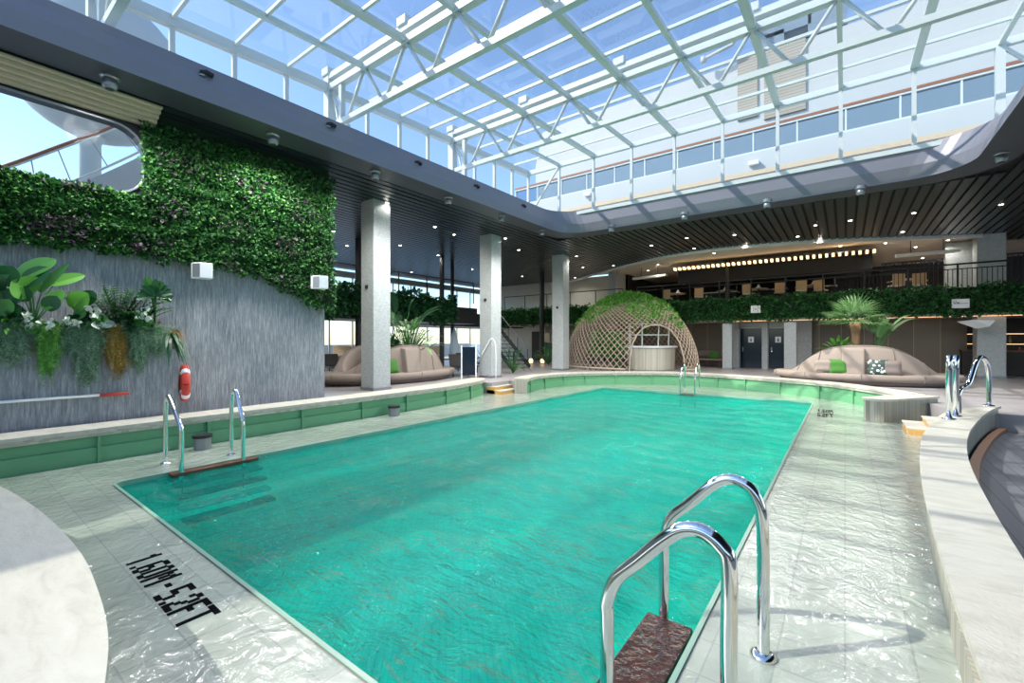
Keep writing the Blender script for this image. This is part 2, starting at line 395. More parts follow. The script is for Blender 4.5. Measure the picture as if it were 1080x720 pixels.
# ---- coping + green bulwark, front line is on the gully side
def coping(idx, front, back, label_m='coping_stone', green=True, ribs=True, ribstep=1.3, cladding=None, zb=0.0, flip=1):
    """front/back: equal-length plan polylines"""
    n = len(front); root = sempty('pool_coping')
    poly = [(p.x, p.y) for p in front]+[(p.x, p.y) for p in reversed(back)]
    mb = MB()
    N2 = len(poly)
    z1, z0 = CT, CT-.05
    F = [(p.x, p.y) for p in front]; B = [(p.x, p.y) for p in back]
    vs = []
    for (x, y), (x2, y2) in zip(F, B): vs += [(x, y, z1), (x2, y2, z1), (x, y, z0), (x2, y2, z0)]
    fs = []
    for i in range(n-1):
        a = 4*i; c = a+4
        fs += [(a, a+1, c+1, c), (a+2, c+2, c+3, a+3), (a, c, c+2, a+2), (a+1, a+3, c+3, c+1)]
    fs += [(0, 2, 3, 1), (4*n-4, 4*n-3, 4*n-1, 4*n-2)]
    mb.add(vs, fs); mb.obj('coping_slab', 'coping_stone', root, smooth=False)
    # tile band under the slab
    fo = offset([Vector((p.x, p.y, 0)) for p in front], .03*flip)
    mb = MB(); mb.strip([(p.x, p.y, z0) for p in fo], [(p.x, p.y, z0-.07) for p in fo]); mb.obj('tile_band', 'mosaic_edge', root)
    fi = offset([Vector((p.x, p.y, 0)) for p in front], .09*flip)
    mb = MB()
    mb.strip([(p.x, p.y, z0-.07) for p in fo], [(p.x, p.y, z0-.07) for p in fi])
    mb.strip([(p.x, p.y, z0-.07) for p in fi], [(p.x, p.y, .24) for p in fi])
    fj = offset([Vector((p.x, p.y, 0)) for p in front], .05*flip)
    mb.strip([(p.x, p.y, .24) for p in fi], [(p.x, p.y, .235) for p in fj])
    mb.strip([(p.x, p.y, .235) for p in fj], [(p.x, p.y, zb) for p in fj])
    mb.obj('green_panel' if green else 'cladding', 'green_paint' if green else (cladding or 'stone_cladding'), root)
    # back side
    bi = offset([Vector((p.x, p.y, 0)) for p in back], -.04*flip)
    mb = MB(); mb.strip([(p.x, p.y, z0) for p in bi], [(p.x, p.y, zb) for p in bi])
    for k in (0, -1): mb.add([(fo[k].x, fo[k].y, z0), (bi[k].x, bi[k].y, z0), (bi[k].x, bi[k].y, zb), (fo[k].x, fo[k].y, zb)], [(0, 1, 2, 3)])
    mb.obj('outer_cladding', 'stone_cladding', root)
    if ribs:
        acc = ribstep*.5
        for i in range(n-1):
            L = (fi[i+1]-fi[i]).length; acc += L
            if acc >= ribstep:
                acc = 0; t_ = (fi[i+1]-fi[i]).normalized(); a = math.atan2(t_.y, t_.x); mid = (fj[i]+fi[i])/2
                mb = MB(); mb.box((mid.x, mid.y, (z0-.07)/2), (.035, .11, z0-.07), a); mb.obj('rib', 'green_paint', root)
    return root
# left coping (front faces +X): travelled towards +Y, back lies to its left
Lf = smoothline([(-9.22, -5, 0), (-9.2, 0, 0), (-9.2, 4, 0), (-9.22, 7, 0), (-9.35, 9.5, 0), (-9.85, 11.4, 0), (-10.3, 12.0, 0)], 8)
Lb = smoothline([(-9.88, -5, 0), (-9.86, 0, 0), (-9.86, 4, 0), (-9.92, 7, 0), (-10.15, 9.5, 0), (-10.6, 11.4, 0), (-10.75, 11.8, 0)], 8)
coping(1, Lf, Lb)
# far coping wraps round the end of the pool
pxs = [(557, 399), (566, 396.5), (582, 394.8), (605, 393.3), (650, 392.4), (705, 392.6), (750, 394.4), (785, 396.6), (863, 402.8), (913, 409), (950, 415.5)]
Ff = smoothline([PZ(u, v, CT) for u, v in pxs]); Ff = [Vector((p.x, p.y, 0)) for p in Ff]
Fb = offset(Ff, .55)
coping(2, Ff, Fb, ribstep=1.15)
# hooked pier by the right-hand steps
a = PZ(929, 421.5, CT); bq = PZ(978, 418.5, CT)
pier = sempty('pool_coping'); dxp = (bq-a); dxp.z = 0; dxp.normalize(); nrm_ = Vector((-dxp.y, dxp.x, 0)); rad = .24; cpt = a+dxp*rad+nrm_*rad
def pier_poly(o_):
    pts = [a+dxp*2.0-nrm_*o_, a+dxp*rad-nrm_*o_]
    for k in range(1, 9):
        t_ = -PI/2-PI*k/8; pts.append(cpt+dxp*math.cos(t_)*(rad+o_)+nrm_*math.sin(t_)*(rad+o_))
    pts.append(a+dxp*2.0+nrm_*(2*rad+o_)); return [(p.x, p.y) for p in pts]
mb = MB(); mb.prism(pier_poly(.03), CT-.05, CT); mb.obj('coping_slab', 'coping_stone', pier)
mb = MB(); mb.prism(pier_poly(0), 0, CT-.05); mb.obj('cladding', 'stone_cladding', pier)
# right coping, front faces -X, travelled towards -Y
pr_ = [(1003, 431.5), (991, 438), (980, 448), (972, 462), (970, 485), (975, 520), (1000, 610), (1040, 720)]
Rf = [PZ(u, v, CT) for u, v in pr_]; Rf = [Vector((p.x, p.y, 0)) for p in Rf]+[Vector((.42, .5, 0)), Vector((.4, -3, 0))]
ro = [(1056, 428), (1046, 432), (1035, 440), (1023, 455), (1020, 475), (1030, 505), (1080, 590)]
Rb = [PZ(u, v, CT) for u, v in ro]; Rb = [Vector((p.x, p.y, 0)) for p in Rb]+[Vector((.85, 2.4, 0)), Vector((.84, .5, 0)), Vector((.84, -3, 0))]
Rf = smoothline(Rf); Rb = smoothline(Rb)
coping(4, Rf, Rb, green=False, ribs=False)
# near-left coping, a broad curved ledge; front faces +Y
nf = [(-9.2, -.25), (-7.4, .22), (-6.3, .42), (-5.5, .52), (-4.7, .58), (-3.9, .60), (-3.3, .57), (-2.8, .52), (-2.4, .44), (-1.9, .3), (-1.2, .0), (-.2, -.8)]
nfv = smoothline([(x, y, 0) for x, y in reversed(nf)])
coping(5, nfv, [Vector((p.x, -4, 0)) for p in nfv], green=False, ribs=False, flip=1)

# decks
def slab(name, poly, z, th, mat):
    mb = MB(); mb.prism(poly, z-th, z); return struct(name, mb, mat)
bmid = len(Fb)
leftdeck = [(-24, 5.8), (-10.35, 5.8), (-10.35, -8)]+[(-9.7, -8), (-9.7, 0)]+[(p.x+.1, p.y) for p in Lb[8:]]+[(-9.95, 12.0), (-9.95, 13.1)]+[(p.x, p.y) for p in offset(Ff, .4)]
leftdeck += [(1.78, 13.6), (1.78, 12.35), (Rb[0].x-.05, Rb[0].y-.15), (16, Rb[0].y-.15), (16, 30), (-24, 30)]
slab('floor', leftdeck, DK, .4, 'deck_grey')
slab('lower_deck_planks', [(p.x-.1, p.y) for p in reversed(Rb)]+[(Rb[0].x, Rb[0].y-.1), (16, Rb[0].y-.1), (16, -8), (.8, -8)][:], .03, .13, 'planks_grey')
# steps (left-far and right)
def steps(root, x0, sx, y0, y1):
    r = sempty(root)
    for k in range(2):
        mb = MB(); a = x0+sx*k*.32; mb.span((a, y0, 0), (x0+sx*.76, y1, .125*(k+1)-.025)); mb.obj('riser', 'orange_tile', r)
        mb = MB(); mb.span((a-sx*.02, y0, .125*(k+1)-.025), (x0+sx*.76, y1, .125*(k+1))); mb.obj('tread', 'coping_stone', r)
    return r
steps('entry_steps', -9.45, -1, 11.95, 13.15); steps('entry_steps', 1.02, 1, 11.9, 13.0)
# curved kick at the foot of the right coping, warm glow painted in
kb = [p+Vector((0, 0, 0)) for p in Rb[:36]]
mb = MB(); ko = offset(kb, .11); mb.strip([(p.x, p.y, .10) for p in kb], [(p.x, p.y, .10) for p in ko]); mb.strip([(p.x, p.y, .10) for p in ko], [(p.x, p.y, .03) for p in ko])
struct('trim_1', mb, 'painted_glow')

# ============================================================ left grey wall, window, living wall
WX = -10.3; WY1 = 5.95
mb = MB()
mb.span((WX, -8, DK), (WX-.3, WY1, 4.35)); mb.span((WX, 2.75, 4.35), (WX-.3, WY1, 6.1)); mb.span((WX, -8, 5.85), (WX-.3, 2.75, 6.1))
struct('wall_left', mb, 'ribbed_stone')
mb = MB(); mb.span((-24, 5.7, DK-.4), (-10.6, 5.9, 6.7)); struct('wall_end', mb, 'pale_wall')
# rounded window frame, dark: outer rectangle, rounded inner opening
wy0, wy1, wz0, wz1 = -7.9, 2.75, 4.35, 5.85
inner = []
for (cy_, cz_, a0) in ((2.42-.45, 5.72-.45, 0), (-7.0, 5.72-.3, 90), (-7.0, 4.52+.3, 180), (2.42-.45, 4.50+.45, 270)):
    for j in range(7):
        a = math.radians(a0+15*j); rr = .45; inner.append((cy_+rr*math.cos(a), cz_+rr*math.sin(a)))
outer = [(wy1, wz0), (wy1, wz1), (wy0, wz1), (wy0, wz0)]
bm = bmesh.new(); es = []
for loop in (outer, inner):
    vs = [bm.verts.new((0, p[0], p[1])) for p in loop]; es += [bm.edges.new((vs[i], vs[(i+1) % len(vs)])) for i in range(len(vs))]
bmesh.ops.triangle_fill(bm, use_beauty=True, edges=es, normal=(1, 0, 0))
g = bmesh.ops.extrude_face_region(bm, geom=list(bm.faces)); bmesh.ops.translate(bm, vec=(-.22, 0, 0), verts=[e for e in g['geom'] if isinstance(e, bmesh.types.BMVert)])
me = bpy.data.meshes.new('window_1'); bm.to_mesh(me); bm.free(); me.materials.append(M['dark_metal']); win = bpy.data.objects.new('window_1', me); C.objects.link(win); win.location = (WX+.02, 0, 0); win['kind'] = 'structure'
mb = MB(); q = [Vector((.03, p[0], p[1])) for p in inner]; mb.tube(q+[q[0]], .022, 6); mb.obj('window_bead', 'grey_metal', win)
mb = MB(); mb.add([(-.1, p[0], p[1]) for p in inner], [tuple(range(len(inner)))]); mb.obj('pane', 'glass', win)
# tan shutter box over the window
mb = MB()
for k in range(5): mb.span((WX+.05+.11*k, -8, 5.80+.055*k), (WX+.14+.11*k, 2.55, 6.05))
struct('trim_2', mb, 'tan')
# living wall: dark backing + leaf carpet
random.seed(11)
def gw_low(y):           # lower rim of the living wall
    pts = [(-8, 3.5), (.6, 3.42), (1.8, 3.50), (3.1, 3.38), (4.2, 3.33), (4.6, 3.2), (5.0, 2.98), (5.5, 2.75), (5.9, 2.62), (6.4, 2.6)]
    for (a, b_), (c_, d_) in zip(pts, pts[1:]):
        if a <= y <= c_: return b_+(d_-b_)*(y-a)/(c_-a)
    return 3.4
def gw_high(y): return 4.5 if y < 2.36 else 5.88
mb = MB(); ys = [-8, .6, 1.8, 2.4, 2.5, 3.1, 4.2, 5, 5.5, 6.05]
for y0, y1 in zip(ys, ys[1:]):
    a = gw_low(y0)+.06; b_ = gw_low(y1)+.06; h = gw_high((y0+y1)/2)-.06
    mb.add([(WX+.08, y0, a), (WX+.08, y1, b_), (WX+.08, y1, h), (WX+.08, y0, h), (WX, y0, a), (WX, y1, b_), (WX, y1, h), (WX, y0, h)], [(0, 1, 2, 3), (0, 4, 5, 1), (1, 5, 6, 2), (2, 6, 7, 3), (3, 7, 4, 0)])
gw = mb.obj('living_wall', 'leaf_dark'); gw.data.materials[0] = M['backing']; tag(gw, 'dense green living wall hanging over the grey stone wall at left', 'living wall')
def scatter(n, pos, size, fold=.3, droop=.35, nrm=(1, 0, 0), spread=.9):
    mb = MB(); nv = Vector(nrm)
    for _ in range(n):
        p = pos()
        if p is None: continue
        d = Vector((random.gauss(0, 1), random.gauss(0, 1), random.gauss(0, 1)))*spread + nv*.9 + Vector((0, 0, -droop)); d.normalize()
        u_ = Vector((random.gauss(0, 1), random.gauss(0, 1), random.gauss(0, 1))); s_ = d.cross(u_); s_.normalize(); L = size*random.uniform(.6, 1.3); Wd = L*random.uniform(.22, .36); k = s_.cross(d)*Wd*fold
        p = Vector(p); mb.add([p, p+d*L*.5+s_*Wd+k, p+d*L, p+d*L*.5-s_*Wd+k], [(0, 1, 2), (0, 2, 3)])
    return mb
def gwpos(clump=.5):
    def f():
        for _ in range(20):
            y = random.uniform(-3, 6.12); lo = gw_low(y)+.04*math.sin(9*y)+.03*math.sin(23*y)
            z = random.uniform(lo-.05, gw_high(y)+.02)
            if z > 4.5 and y < 2.36: continue
            return (WX+.06+.10*(.5+.5*math.sin(5.1*y+3*math.sin(4*z))*math.sin(6.3*z+2*math.sin(3*y)))+random.uniform(0, .05), y, z)
    return f
o = scatter(48000, gwpos(), .088).obj('foliage', 'leaf_wall', gw); o['kind'] = 'stuff'
def gwp2():
    y = random.uniform(-3, 6.1); z = random.uniform(gw_low(y), gw_high(y))
    if math.sin(3.1*y+2.7*z)*math.sin(4.3*z-2.1*y+1)+random.gauss(0, .35) < .45: return None
    return (WX+.16+random.uniform(0, .05), y, z)
o = scatter(7000, gwp2, .085).obj('purple_foliage', 'leaf_purple', gw); tag(o, 'purple-brown leaf patches', kind='stuff')

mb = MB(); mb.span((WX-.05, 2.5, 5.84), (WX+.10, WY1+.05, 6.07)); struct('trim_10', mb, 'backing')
# protruding lower wall with the planter trough on top
LX = -9.93; LY = 2.83
mb = MB(); mb.span((WX, -8, DK), (LX, LY, 1.72)); struct('wall_planter', mb, 'ribbed_stone')

# ============================================================ ceiling, soffit, fascia
ZS = 6.1
xl, xr, yn, yf = -8.95, 2.45, -6.5, 15.5
def rloop(dx, dz, r=1.15):
    return [Vector((p[0], p[1], dz)) for p in rrect(xl-dx[0], xr+dx[1], yn-.3, yf+dx[2], r, 8)]
L0 = rloop((0, 0, 0), ZS)                      # bottom inner lip
L1 = rloop((.06, .08, -.12), 6.40)             # mid fold
L2 = rloop((.28, .35, -.15), 6.78)             # top
# the ship's sheer: the top edge climbs a little towards the far end
for p in L2: p.z += max(0, p.y)*.010
Ls = rloop((-.0+.75, .75, .75), ZS, 1.5)
n = len(L0)
def band(name, A, B, mat):
    mb = MB(); mb.add(A+B, [(i, (i+1) % n, n+(i+1) % n, n+i) for i in range(n)]); return struct(name, mb, mat)
band('trim_3', L0, L1, 'fascia'); band('trim_4', L1, L2, 'fascia')
Lt = [Vector((p.x, p.y, L2[i].z)) for i, p in enumerate(rloop((2.1, 2.4, .5), 0, 1.5))]
band('trim_5', L2, Lt, 'white_metal')
L0b = [Vector((p.x, p.y, ZS-.02)) for p in L0]; Lsb = [Vector((p.x, p.y, ZS-.02)) for p in Ls]
band('trim_6', L0, L0b, 'fascia'); band('trim_7', L0b, Lsb, 'soffit'); band('trim_8', Lsb, [p+Vector((0, 0, .05)) for p in Lsb], 'black')
# main slatted ceiling: ends on the curved cream edge of the upper restaurant
cpx = [(600, 296), (630, 287.5), (665, 278), (700, 270), (760, 261.5), (850, 254), (950, 250), (1037, 247)]
edge = smoothline([PZ(u, v, 6.08) for u, v in cpx], 5)
outerc = [(-10.55, -8.5), (16, -8.5), (16, 27.5), (edge[-1].x+.8, 27.5), (edge[-1].x+.8, edge[-1].y)]+[(p.x, p.y) for p in reversed(edge)]+[(edge[0].x-1.5, 27.5), (-23.8, 27.5), (-23.8, 5.7), (-10.55, 5.7)]
ring_face(outerc, [(p.x, p.y) for p in Ls], ZS+.03, 'ceiling', 'ceiling_slats')
mb = MB(); mb.strip([(p.x, p.y, 6.13) for p in edge], [(p.x, p.y, 5.98) for p in edge]); e2 = offset(edge, .12); mb.strip([(p.x, p.y, 5.98) for p in edge], [(p.x, p.y, 5.98) for p in e2])
plain('cream', (.78, .76, .70), .5); struct('trim_9', mb, 'cream')
def edge_y(x):
    for p, q in zip(edge, edge[1:]):
        if p.x <= x <= q.x: return p.y+(q.y-p.y)*(x-p.x)/max(1e-6, q.x-p.x)
    return 27.4
mb = MB(); x = -23.7; plain('slat_metal', (.055, .06, .066), .3, .6)
while x < 15.8:
    y0, y1 = -8.4, min(27.4, edge_y(x)-.03)
    if x < -10.6: y0 = 5.95
    if -9.7 < x < 3.25: y0 = 16.27
    elif x < -8.4 and x > -10.6: y0 = 6.0 if x < -10.3 else y0
    if -8.6 > x > -9.7 : y0 = 16.1
    mb.span((x, y0, 6.075), (x+.20, y1, 6.125)); x += .27
struct('ceiling_slat_run', mb, 'slat_metal')
mb = MB(); mb.span((-12, 20.5, 6.16), (10, 34, 6.3)); struct('ceiling_restaurant', mb, 'beige')
# outer deck slab above ceiling (roof deck around the glass house)
mb = MB(); mb.span((-23.9, 5.7, 6.35), (-11.2, 28, 6.7)); mb.span((-11.2, -8.5, 6.35), (-10.45, 5.7, 6.7)); mb.span((4.9, -8.5, 6.35), (16, 28, 6.7)); mb.span((-11.2, 16.2, 6.35), (4.9, 28, 6.7)); struct('roof_deck', mb, 'white_paint')

# ============================================================ glass house roof
GX = [-10.74+1.521*k for k in range(11)]       # -10.74 .. 4.47
GYF = 15.4; SL = .055
def roofz(y): return 9.02+SL*(y-GYF)*.98
Yt = [1.83-4.52, 1.83, 6.35, 10.87, GYF]
Ym = [Yt[0]+1.13*k for k in range(17)]
def mull(root, x, y, z0, z1, wd, name='mullion'):
    mb = MB(); mb.span((x-wd/2, y-wd/2, z0), (x+wd/2, y+wd/2, z1)); return mb.obj(name, 'white_metal', root)
# far glazing
r2 = sempty('window_2')
for i, x in enumerate(GX): mull(r2, x, GYF, 6.9, roofz(GYF)-.05, .16 if i == 9 else .09)
mb = MB(); mb.span((GX[0], GYF-.07, roofz(GYF)-.17), (GX[-1], GYF+.07, roofz(GYF))); mb.obj('eave_beam', 'white_metal', r2)
mb = MB(); mb.span((GX[0], GYF-.1, 6.78), (GX[-1], GYF+.1, 6.9)); mb.obj('sill', 'white_metal', r2)
for (xa, xb) in ((GX[1], GX[0]), (GX[9], GX[10])):
    mb = MB(); mb.bar((xa, GYF-.05, roofz(GYF)-.15), (xb, GYF-.05, 7.0), .07, .07); mb.obj('brace', 'white_metal', r2)
mb = MB(); mb.span((GX[0], GYF, 7.0), (GX[-1], GYF+.012, roofz(GYF)-.1)); mb.obj('pane', 'glass', r2)
# side glazings
for nm, x in (('window_3', GX[0]), ('window_4', GX[-1])):
    r3 = sempty(nm)
    for y in Ym[:-1]: mull(r3, x, y, 6.6, roofz(y)-.05, .09)
    mb = MB(); mb.bar((x, Ym[0], roofz(Ym[0])-.1), (x, GYF, roofz(GYF)-.1), .16, .22); mb.obj('eave_beam', 'white_metal', r3)
    mb = MB(); mb.add([(x, Ym[0], 6.8), (x, GYF, 6.8), (x, GYF, roofz(GYF)-.1), (x, Ym[0], roofz(Ym[0])-.1)], [(0, 1, 2, 3)]); mb.obj('pane', 'glass', r3)
# roof: long beams + cross bars + panes
r4 = sempty('window_5')
for i, x in enumerate(GX[1:-1]):
    wd = .17 if i % 2 == 1 else .10
    mb = MB(); mb.bar((x, Ym[0], roofz(Ym[0])-.08), (x, GYF, roofz(GYF)-.08), wd, .11); mb.obj('roof_beam', 'white_metal', r4)
for y in Ym:
    if min(abs(y-q) for q in Yt) < .1: continue
    mb = MB(); mb.bar((GX[0], y, roofz(y)-.04), (GX[-1], y, roofz(y)-.04), .06, .07); mb.obj('glazing_bar', 'white_metal', r4)
mb = MB(); mb.add([(GX[0], Ym[0], roofz(Ym[0])+.02), (GX[-1], Ym[0], roofz(Ym[0])+.02), (GX[-1], GYF, roofz(GYF)+.02), (GX[0], GYF, roofz(GYF)+.02)], [(0, 1, 2, 3)]); mb.obj('pane', 'glass', r4)
# trusses
tl = {1: 'white lattice roof truss nearest the camera, passing overhead', 2: 'white lattice roof truss starting above the living wall end', 3: 'white lattice roof truss nearest the far glazing'}
for k in (1, 2, 3):
    y = Yt[k]; zt = roofz(y)-.12; zb_ = zt-1.0
    tr_ = thing('roof_truss', tl[k], 'roof truss', (0, 0, 0), group='white trusses under the glass roof')
    mb = MB(); mb.bar((GX[0], y, zt+.02), (GX[-1], y, zt+.02), .17, .15); mb.bar((GX[0], y, zt+.28), (GX[-1], y, zt+.28), .2, .14); mb.obj('top_chord', 'white_metal', tr_)
    mb = MB(); mb.bar((GX[0], y, zb_), (GX[-1], y, zb_), .13, .13); mb.obj('bottom_chord', 'white_metal', tr_)
    for i in range(10):
        xm = (GX[i]+GX[i+1])/2
        for xa in (GX[i], GX[i+1]):
            mb = MB(); mb.tube([(xa+(xm-xa)*.08, y, zt-.05), (xm-(xm-xa)*.1, y, zb_+.03)], .042, 8); mb.obj('diagonal', 'white_metal', tr_, smooth=True)
    for x in (GX[0], GX[-1]):
        sg = 1 if x < 0 else -1
        mb = MB(); mb.span((x-.11, y-.11, 6.7), (x+.11, y+.11, zt+.3)); mb.obj('post', 'white_metal', tr_)
        mb = MB(); mb.span((x+sg*.5, y-.06, 6.7), (x+sg*.62, y+.06, zt)); mb.obj('post', 'white_metal', tr_)
        mb = MB(); mb.bar((x+sg*.15, y, zt), (x+sg*.5, y, zb_-.3), .05, .05); mb.obj('diagonal', 'white_metal', tr_)
        mb = MB(); mb.prism([(x+sg*.1, y-.3), (x+sg*1.15, y-.3), (x+sg*1.15, y+.3), (x+sg*.1, y+.3)], 6.78, 6.86)
        mb.box((x+sg*.6, y, 7.05), (.5, .1, .45)); mb.obj('base_plate', 'white_metal', tr_)
    for i in range(0, 11, 2):
        mb = MB(); mb.box((GX[i], y, zt+.42), (.3, .3, .2)); mb.obj('bracket', 'white_metal', tr_, bevel=.02)

# ============================================================ superstructure seen through the far glazing
mb = MB(); Yp = 19.5
def zat(u, v, y): return PY(u, v, y).z
zA, zB, zC, zD = zat(760, 190.5, Yp), zat(760, 169, Yp), zat(760, 147, Yp), zat(760, 143, Yp)
x0_, x1_ = -14.5, 14
mb.span((x0_, Yp, 6.7), (x1_, Yp+.25, zB)); st = struct('upper_deck_parapet', mb, 'white_paint')
mb = MB(); mb.span((x0_, Yp-.06, zA-.05), (x1_, Yp+.02, zA+.12)); mb.obj('gutter', 'tan', st)
bal = thing('glass_balustrade', 'smoked blue glass balustrade with brown handrail on the deck above', 'balustrade')
mb = MB(); mb.span((x0_, Yp+.1, zB+.08), (x1_, Yp+.12, zC)); mb.obj('glass_panel', 'glass_blue', bal)
mb = MB(); mb.span((x0_, Yp+.02, zB), (x1_, Yp+.2, zB+.07)); mb.obj('bottom_rail', 'white_metal', bal)
mb = MB(); mb.span((x0_, Yp+.02, zC-.02), (x1_, Yp+.2, zC+.05)); mb.obj('top_rail', 'white_metal', bal)
mb = MB(); mb.span((x0_, Yp, zC+.05), (x1_, Yp+.2, zC+.14)); mb.obj('handrail', 'brown_rail', bal)
x = x0_
while x < x1_:
    mb = MB(); mb.span((x, Yp+.04, zB), (x+.05, Yp+.1, zC)); mb.obj('post', 'white_metal', bal); x += 1.45
# deck and dim room behind the balustrade
mb = MB(); mb.span((x0_, Yp+.3, zB-.4), (x1_, 23.5, zB-.3)); struct('upper_deck_floor', mb, 'grey_metal')
mb = MB(); mb.span((-13, 23.4, zB-.3), (x1_, 23.6, zC+.2)); plain('blue_grey', (.20, .25, .30), .3); struct('upper_deck_wall', mb, 'blue_grey')
zS = zat(780, 64, 24)
mb = MB()
dk_ = [PY(u, v, 24) for u, v in ((565, 175), (572, 140), (600, 128), (980, -4), (1300, -130), (1300, 100), (565, 200))]
dk_[5].z = dk_[6].z = 6.75
mb.add(dk_+[p+Vector((0, 6, 0)) for p in dk_],
       [tuple(range(6, -1, -1)), tuple(range(7, 14))]+[(i, (i+1) % 7, 7+(i+1) % 7, 7+i) for i in range(7)])
dh = mb.obj('deckhouse', 'white_paint'); tag(dh, 'long white funnel casing rising behind the far glazing', 'deckhouse')
lou = brickmat('louvre', (.40, .36, .29), (.37, .33, .26), (.26, .23, .18), 60, .14, .02, .6)
for (ua, ub) in ((778, 799), (806, 850)):
    pa = PY(ua, 62 if ua < 800 else 52, 23.95); pb = PY(ub, 122 if ua < 800 else 115, 23.95)
    mb = MB(); mb.span((pa.x, 23.9, pa.z), (pb.x, 24.0, pb.z)); mb.obj('louvre_panel', 'louvre', dh)
for (u, v, s_) in ((830, 18, 1.2), (875, 12, .8), (815, 48, .6)):
    p = PY(u, v, 24.5); mb = MB(); mb.span((p.x-s_, 24.3, p.z-.8), (p.x+s_*.8, 26, p.z+.5)); mb.obj('roof_unit', 'blue_grey', dh)
# white tank left of the casing
p = PY(500, 205, 22); tk = thing('vent_tank', 'white cylindrical vent tank outside the far left corner of the glazing', 'tank', (PY(507, 200, 24).x, 24, 6.7))
mb = MB(); mb.lathe([(1.25, 0), (1.25, 4.0), (1.05, 4.4), (.4, 4.6)], 32); mb.obj('body', 'white_paint', tk, smooth=True)
mb = MB(); mb.tube([(-1.1, -1.6, 0), (-1.1, -1.6, 1.6), (-.9, -1.6, 1.9), (-.5, -1.6, 1.9), (-.3, -1.6, 1.6)], .12, 10); mb.obj('vent_pipe', 'white_paint', tk, smooth=True)
tag(tk)
# camera arm near the casing
arm = thing('mast_arm', 'white pipe arm with camera beside the louvre panels', 'mast', tuple(PY(765, 52, 23.4)))
mb = MB(); mb.tube([(-1.0, 0, -.1), (.3, 0, .1), (1.0, 0, 1.0), (1.3, .4, 1.0), (1.4, 1.2, .4)], .09, 8); mb.obj('pipe', 'white_paint', arm, smooth=True)
mb = MB(); mb.lathe([(.05, -.15), (.14, -.1), (.14, .15), (.05, .2)], 12, (-1.0, 0, -.15)); mb.obj('head', 'white_paint', arm, smooth=True)
for (u, v) in ((800, 158), (783, 130-2)):
    p = PY(u, v, Yp-.05) if v > 140 else PY(u, v, Yp+.0)
mb = MB(); p = PY(795, 172, Yp-.1); mb.box((p.x, Yp-.12, p.z), (.35, .2, .14)); mb.obj('bulkhead_light', 'white_plastic', st)
mb = MB(); p = PY(620, 205, Yp-.1); mb.box((p.x, Yp-.12, p.z), (.35, .2, .14)); mb.obj('bulkhead_light', 'white_plastic', st)

# outside the left window: radome, railing
rd = thing('radome', 'big white radome dome on a short stem outside the left window', 'radome', tuple(PX(106, 74, -22)))
mb = MB(); R = 2.6; prof = [(R*math.sin(a), -R*math.cos(a)) for a in [PI*k/20 for k in range(1, 20)]]; mb.lathe(prof, 40); mb.obj('dome', 'white_paint', rd, smooth=True)
mb = MB(); p0 = PX(62, 150, -22)-PX(106, 74, -22); mb.lathe([(.3, -6), (.3, -2.8), (.45, -2.5), (.8, -2.3)], 20, (p0.x, p0.y*.25, 0)); mb.obj('stem', 'white_paint', rd, smooth=True)
rl = thing('curved_railing', 'curved glass railing with brown handrail outside the left window', 'railing')
XR = -14.0
top = smoothline([PX(-60, 196, XR), PX(5, 175, XR), PX(60, 155, XR), PX(124, 131, XR), PX(165, 108, XR)], 6)
bot = smoothline([PX(-60, 232, XR), PX(5, 216, XR), PX(75, 192, XR), PX(147, 160, XR), PX(185, 138, XR)], 6)
mb = MB(); mb.tube(top, .035, 6); mb.obj('handrail', 'brown_rail', rl, smooth=True)
mb = MB(); mb.tube([p-Vector((0, 0, .07)) for p in top], .022, 6); mb.obj('top_rail', 'white_metal', rl, smooth=True)
mb = MB(); mb.tube(bot, .03, 6); mb.obj('bottom_rail', 'white_metal', rl, smooth=True)
mb = MB(); mb.strip(top, bot); mb.obj('glass_panel', 'glass', rl)
for i in range(3, len(top), 3):
    mb = MB(); mb.tube([top[i], bot[i]], .012, 6); mb.obj('post', 'grey_metal', rl)
mb = MB(); low = [Vector((p.x, p.y, 2)) for p in bot]; b2 = [p-Vector((0, 0, .12)) for p in bot]
mb.strip(b2, low); mb.strip([p+Vector((-.2, 0, 0)) for p in b2], b2); mb.strip([p+Vector((-.2, 0, 0)) for p in b2], [p+Vector((-.2, 0, 0)) for p in low]); struct('outer_bulwark', mb, 'white_paint')
# sea and outer promenade
mb = MB(); mb.add([(-1500, -1500, -18), (1500, -1500, -18), (1500, 1500, -18), (-1500, 1500, -18)], [(0, 1, 2, 3)]); struct('sea', mb, 'sea')
mb = MB(); mb.span((-31, -8, .1), (-24, 34, .3)); struct('promenade', mb, 'outer_deck')
mb = MB(); mb.span((-31.2, -8, .3), (-31, 34, 1.5)); struct('promenade_bulwark', mb, 'white_paint')

# ============================================================ outer walls of the hall
# left glazed side
wl = sempty('window_6'); XO = -23.8
mb = MB(); mb.span((XO-.15, 5.9, 5.6), (XO+.15, 27.5, 5.95)); mb.obj('header_beam', 'white_metal', wl)
mb = MB(); mb.span((XO-.1, 5.9, 3.0), (XO+.1, 27.5, 3.25)); mb.obj('transom', 'white_metal', wl)
mb = MB(); mb.span((XO-.1, 5.9, DK), (XO+.1, 27.5, DK+.12)); mb.obj('sill', 'white_metal', wl)
for k in range(14):
    mb = MB(); mb.span((XO-.05, 6.5+1.5*k, DK), (XO+.05, 6.57+1.5*k, 5.9)); mb.obj('mullion', 'grey_metal', wl)
mb = MB(); mb.add([(XO, 5.9, DK), (XO, 27.5, DK), (XO, 27.5, 5.6), (XO, 5.9, 5.6)], [(0, 1, 2, 3)]); mb.obj('pane', 'glass', wl)
